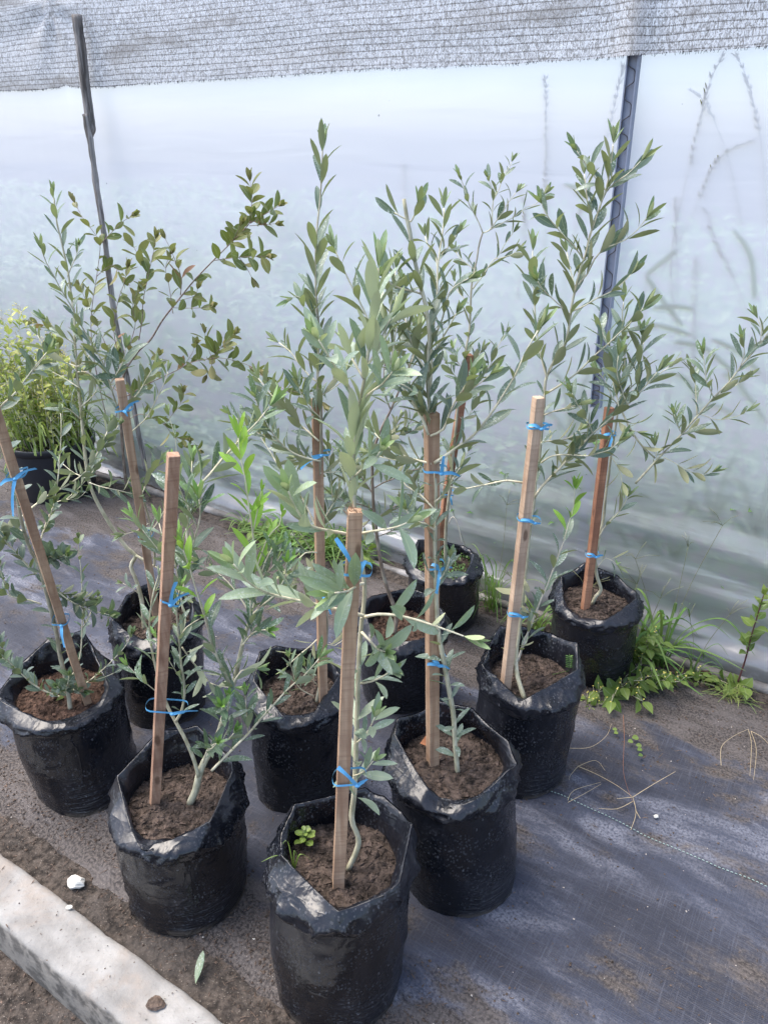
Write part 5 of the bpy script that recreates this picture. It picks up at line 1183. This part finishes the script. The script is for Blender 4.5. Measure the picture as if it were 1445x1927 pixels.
# ---------------------------------------------------------------- growth behind the film
g = MB()
for k in range(8500):
    s = random.uniform(-4.5, 1.2); n = WALL+.03+.5*random.random()**1.6; hmax = .24+.40*max(0, min(1, (s+1.9)/1.2))+.20*nz(s*2.2, 3)
    z = max(0, hmax)*random.random()**.8; p = fr(s, n, z)
    d = Vector((random.uniform(-1, 1), random.uniform(-1, 1), random.uniform(-.3, 1))); l = random.uniform(.03, .075)
    g.leaf(p, d, Vector((random.uniform(-.4, .4), -.6, 1)), l, l*random.choice((.25, .6, .7)), random.random(), random.random()*.5, .3, 1)
tag(g.build('undergrowth', M['leaf_back']), kind='stuff')
g = MB()
for k in range(17000):
    s = random.uniform(-7, 3); n = random.uniform(2.75, 4.0); hm = .95+.35*nz(s*.8, 9)+.20*max(0, min(1, (s+2)/2)); z = hm*random.random()**.75; p = fr(s, n, z); l = random.uniform(.03, .07)
    g.leaf(p, Vector((random.uniform(-1, 1), random.uniform(-1, 1), random.uniform(-.3, 1.2))), Vector((0, -.5, 1)), l, l*random.choice((.15, .5, .6)), random.random(), random.random()*.3, .4)
tag(g.build('weed_bank', M['leaf_back']), kind='stuff')
g = MB()
for k in range(15000):
    s = random.uniform(-14, 9); n = random.uniform(5.2, 6.8); hm = 1.1+.2*nz(s*.5, 9); z = hm*random.random()**.6; p = fr(s, n, z); l = random.uniform(.05, .09)
    g.leaf(p, Vector((random.uniform(-1, 1), random.uniform(-1, 1), random.uniform(-.5, .8))), Vector((0, -.5, 1)), l, l*.5, random.random(), random.random()*.3, .3)
tag(g.build('far_hedge', M['leaf_back']), kind='stuff')
GB = 'wild grass stalks pressed against the back of the plastic'
def stalk(label, pts, blades=(), head=0., w=.0022, n=WALL+.006):
    P = catmull([on_wall(x, y, n+random.uniform(0, .01)) for x, y in pts], .015); b = P[0].copy(); root = empty('wild_grass_stalk', b, label, 'grass', GB)
    g = MB(); g.tube(P, [w*.75*(1-.5*i/len(P)) for i in range(len(P))], 5); g.build('stem', M['seed'], root, b)
    if head > 0:
        g = MB(); k0 = int(len(P)*(1-head))
        for i in range(k0, len(P)):
            for q in range(3):
                dr = (P[i]-P[i-1]).normalized()+Vector((random.uniform(-.8, .8), 0, random.uniform(-.2, .3))); g.tube([P[i], P[i]+dr*.006, P[i]+dr*.014], [.0006, .0024, .0006], 4)
        g.build('seed_head', M['seed'], root, b)
    for bl in blades:
        Q = catmull([on_wall(x, y, n+.004) for x, y in bl], .015); gg = MB(); t = (Q[-1]-Q[0]).normalized()
        gg.ribbon(Q, t.cross(N).normalized(), [.013*min(1, .35+2.5*(1-i/len(Q)))*min(1, (i+1)/2) for i in range(len(Q))], (random.random(), 0, .4, .5), .1); gg.build('blade', M['leaf_back'], root, b)
stalk('straight stalk with narrow feathery head left of the metal post', [(1022, 760), (1024, 560), (1027, 400), (1027, 260), (1026, 150)], [], .4)
stalk('leaning stalk with open head just left of the metal post', [(1020, 820), (1060, 560), (1090, 400), (1140, 260), (1170, 130)], [((1062, 345), (1085, 352), (1096, 372))], .35)
stalk('curved stalk right of the metal post top', [(1290, 700), (1262, 500), (1300, 300), (1330, 170), (1356, 110)], [], .3)
stalk('nodding seed head near the upper right corner', [(1445, 420), (1430, 260), (1405, 150), (1386, 108)], [], .45)
stalk('long stalk with arrow like head slanting to the right', [(1180, 640), (1240, 520), (1300, 410), (1350, 300), (1415, 265)], [], .3)
stalk('stalk with bent broad blades beside the metal post', [(1190, 900), (1205, 700), (1216, 516)], [((1216, 516), (1250, 488), (1275, 468)), ((1216, 516), (1245, 560), (1285, 612)), ((1200, 612), (1240, 610), (1300, 628))], 0, .003)
stalk('thick seeded stalk low at the right', [(1300, 900), (1305, 700), (1308, 560), (1310, 490)], [((1306, 580), (1270, 574), (1230, 578))], .5)
stalk('pale arching stalk at the far right', [(1445, 720), (1410, 600), (1380, 520), (1350, 460), (1330, 400)], [((1430, 700), (1390, 660), (1340, 635)), ((1420, 560), (1412, 480), (1380, 430))], .35)
stalk('faint stalk behind the middle of the plastic', [(800, 640), (785, 480), (768, 390), (762, 310)], [], .5)
stalk('pair of crossed thin stalks close under the net at the right', [(1395, 420), (1370, 300), (1330, 200), (1300, 172)], [], .3)
stalk('thin stalk with beaded head right of the nodding one', [(1275, 560), (1272, 460), (1270, 380)], [], .45)
stalk('low leaning stalk with a broad drooping blade at the far right', [(1400, 900), (1385, 780), (1360, 700)], [((1360, 700), (1390, 720), (1440, 790)), ((1385, 780), (1340, 760), (1290, 790))], 0, .003)
stalk('small stalk between the two central leaders', [(975, 560), (985, 460), (988, 400), (983, 360)], [], .6)
stalk('stalk with drooping blades behind the right side', [(1255, 820), (1262, 700), (1268, 640)], [((1268, 640), (1330, 655), (1400, 720)), ((1262, 700), (1290, 710), (1320, 760))], 0, .003)
for i, (x, y) in enumerate(((1075, 760), (960, 1000), (1265, 1010), (1340, 930), (1420, 960), (905, 930), (1190, 1050), (620, 980))):
    stalk('blurred low grass blades fanned behind the plastic, '+('beside the metal post', 'left of the tall pale stake', 'below the long reaching branch', 'under the long reaching branch tip', 'at the far right', 'right of the central stake', 'above the rightmost bag', 'left of the front stake')[i],
          [(x, y+130), (x, y+60), (x+6, y)], [((x, y+70), (x-30, y+20), (x-60, y+10)), ((x, y+60), (x+30, y), (x+60, y-8)), ((x, y+40), (x-15, y-40), (x-40, y-70)), ((x+2, y+40), (x+25, y-40), (x+45, y-80))], 0, .002)

# ---------------------------------------------------------------- loose bits
def rock(name, px, z, r, mat, label, cat, sq=.6, group=None, cy_=0.):
    p = on_ground(px[0], px[1], z); g = MB(); vs = []; n = 14; m_ = 9
    for i in range(m_+1):
        for j in range(n):
            a, b_ = 2*math.pi*j/n, math.pi*i/m_; d = Vector((math.cos(a)*math.sin(b_), math.sin(a)*math.sin(b_), math.cos(b_)))
            k = 1+.35*nz(d.x*1.6+px[0], d.y*1.6, d.z*1.6)+.14*nz(d.x*5+px[0], d.y*5, d.z*5); vs.append(p+Vector((d.x*r*1.15, d.y*r*.85, d.z*r*sq))*k)
    g.add(vs, [(i*n+j, i*n+(j+1) % n, (i+1)*n+(j+1) % n, (i+1)*n+j) for i in range(m_) for j in range(n)], (.6, 0, 0, 1))
    o = g.build(name, M[mat], None, p, smooth=False); o.location = p; return tag(o, label, cat, group)
rock('pale_stone', (143, 1660), .018, .017, 'stone', 'lumpy whitish stone on the soil beside the kerb', 'stone', .75)
rock('soil_clod', (293, 1888), .036, .015, 'mould', 'dark crumbled soil clod sitting on top of the kerb', 'soil clod', .5)
rock('brick_chip', (116, 1672), .006, .008, 'brick', 'small red brick chip beside the whitish stone', 'brick chip', .4)
rock('brick_chip', (197, 1730), .006, .010, 'brick', 'larger red brick chip against the kerb edge', 'brick chip', .35)
rock('pebble', (478, 1768), .010, .005, 'stone', 'small white pebble between the two front bags', 'pebble', .7)
rock('pebble', (1234, 1536), .026, .005, 'stone', 'white pebble on the ground cover below the dry root tangle', 'pebble', .7)
rock('shell_bit', (131, 1707), .034, .006, 'stone', 'flat white chip lying on the kerb edge', 'pebble', .35)
rock('clod', (1326, 1268), .02, .016, 'soil_chip', 'brown dead leaf clod at the right wall foot', 'soil clod', .6)
g = MB(); p = on_ground(368, 1852, .016); g.leaf(p, on_ground(386, 1788, .028)-p, Vector((-.5, -.2, 1)), .062, .017, .4, .25, -.15); o = g.build('fallen_leaf', M['leaf'], None, p); o.location = p
tag(o, 'single green olive leaf lying on the soil between kerb and front bag', 'leaf')
g = MB()
def bits(cnt, gen, sizes, chip=.3):
    for k in range(cnt):
        s, n = gen(); p = fr(s, n)
        z = mat_z(s, n) if .66 < n < 2.14 else (terrain(p.x, p.y))
        if kn0-.003 < n < kn1+.003: z = kt+.001
        if random.random() < chip: crumbs(g, (p.x, p.y, z+.001), random.uniform(.0007, .0018), (0, 1), .6, random.uniform(2, 6))
        else: crumbs(g, (p.x, p.y, z+.001), random.choice(sizes), (0, .8))
bits(3600, lambda: (random.uniform(-2., .3), random.uniform(.585, .70)+abs(random.gauss(0, .10))), (.0012, .0016, .002, .0028, .004), .45)
bits(1500, lambda: (random.uniform(-1.6, .6), random.uniform(.30, .46)), (.0015, .002, .003, .005), .3)
bits(2600, lambda: (random.uniform(-3.4, .5), 2.16-abs(random.gauss(0, .22))), (.0015, .002, .0028, .004), .2)
bits(5200, lambda: (random.uniform(-3, .5), random.uniform(.62, 2.1)), (.001, .0014, .002, .003), .2)
bits(90, lambda: (random.uniform(-1.6, .1), random.uniform(.47, .57)), (.001, .0015, .002), .3)
for k in range(170):
    s, n = (random.uniform(-2, .3), random.uniform(.585, .75)) if k % 2 else (random.uniform(-2.5, .5), 2.16-abs(random.gauss(0, .2))); p = fr(s, n); z = mat_z(s, n) if .66 < n < 2.14 else terrain(p.x, p.y)
    d = Vector((random.uniform(-1, 1), random.uniform(-1, 1), random.uniform(-.1, .3))).normalized(); L_ = random.uniform(.008, .026)
    a_ = Vector((p.x, p.y, z+.003)); g.tube([a_, a_+d*L_*.5+Vector((0, 0, .001)), a_+d*L_], [.0006, .0008, .0004], 4, (1, 0, 0, 1))
tag(g.build('soil_crumbs', M['mould'], smooth=False), kind='stuff')
g = MB()
for k in range(420):
    s, n = random.uniform(-2.5, .5), random.uniform(.6, 2.1); p = fr(s, n); crumbs(g, (p.x, p.y, mat_z(s, n)+.001), random.choice((.0007, .0009, .0012, .0014, .0018, .0026)), (0, 1), .8)
tag(g.build('pale_grit', M['grit'], smooth=False), kind='stuff')
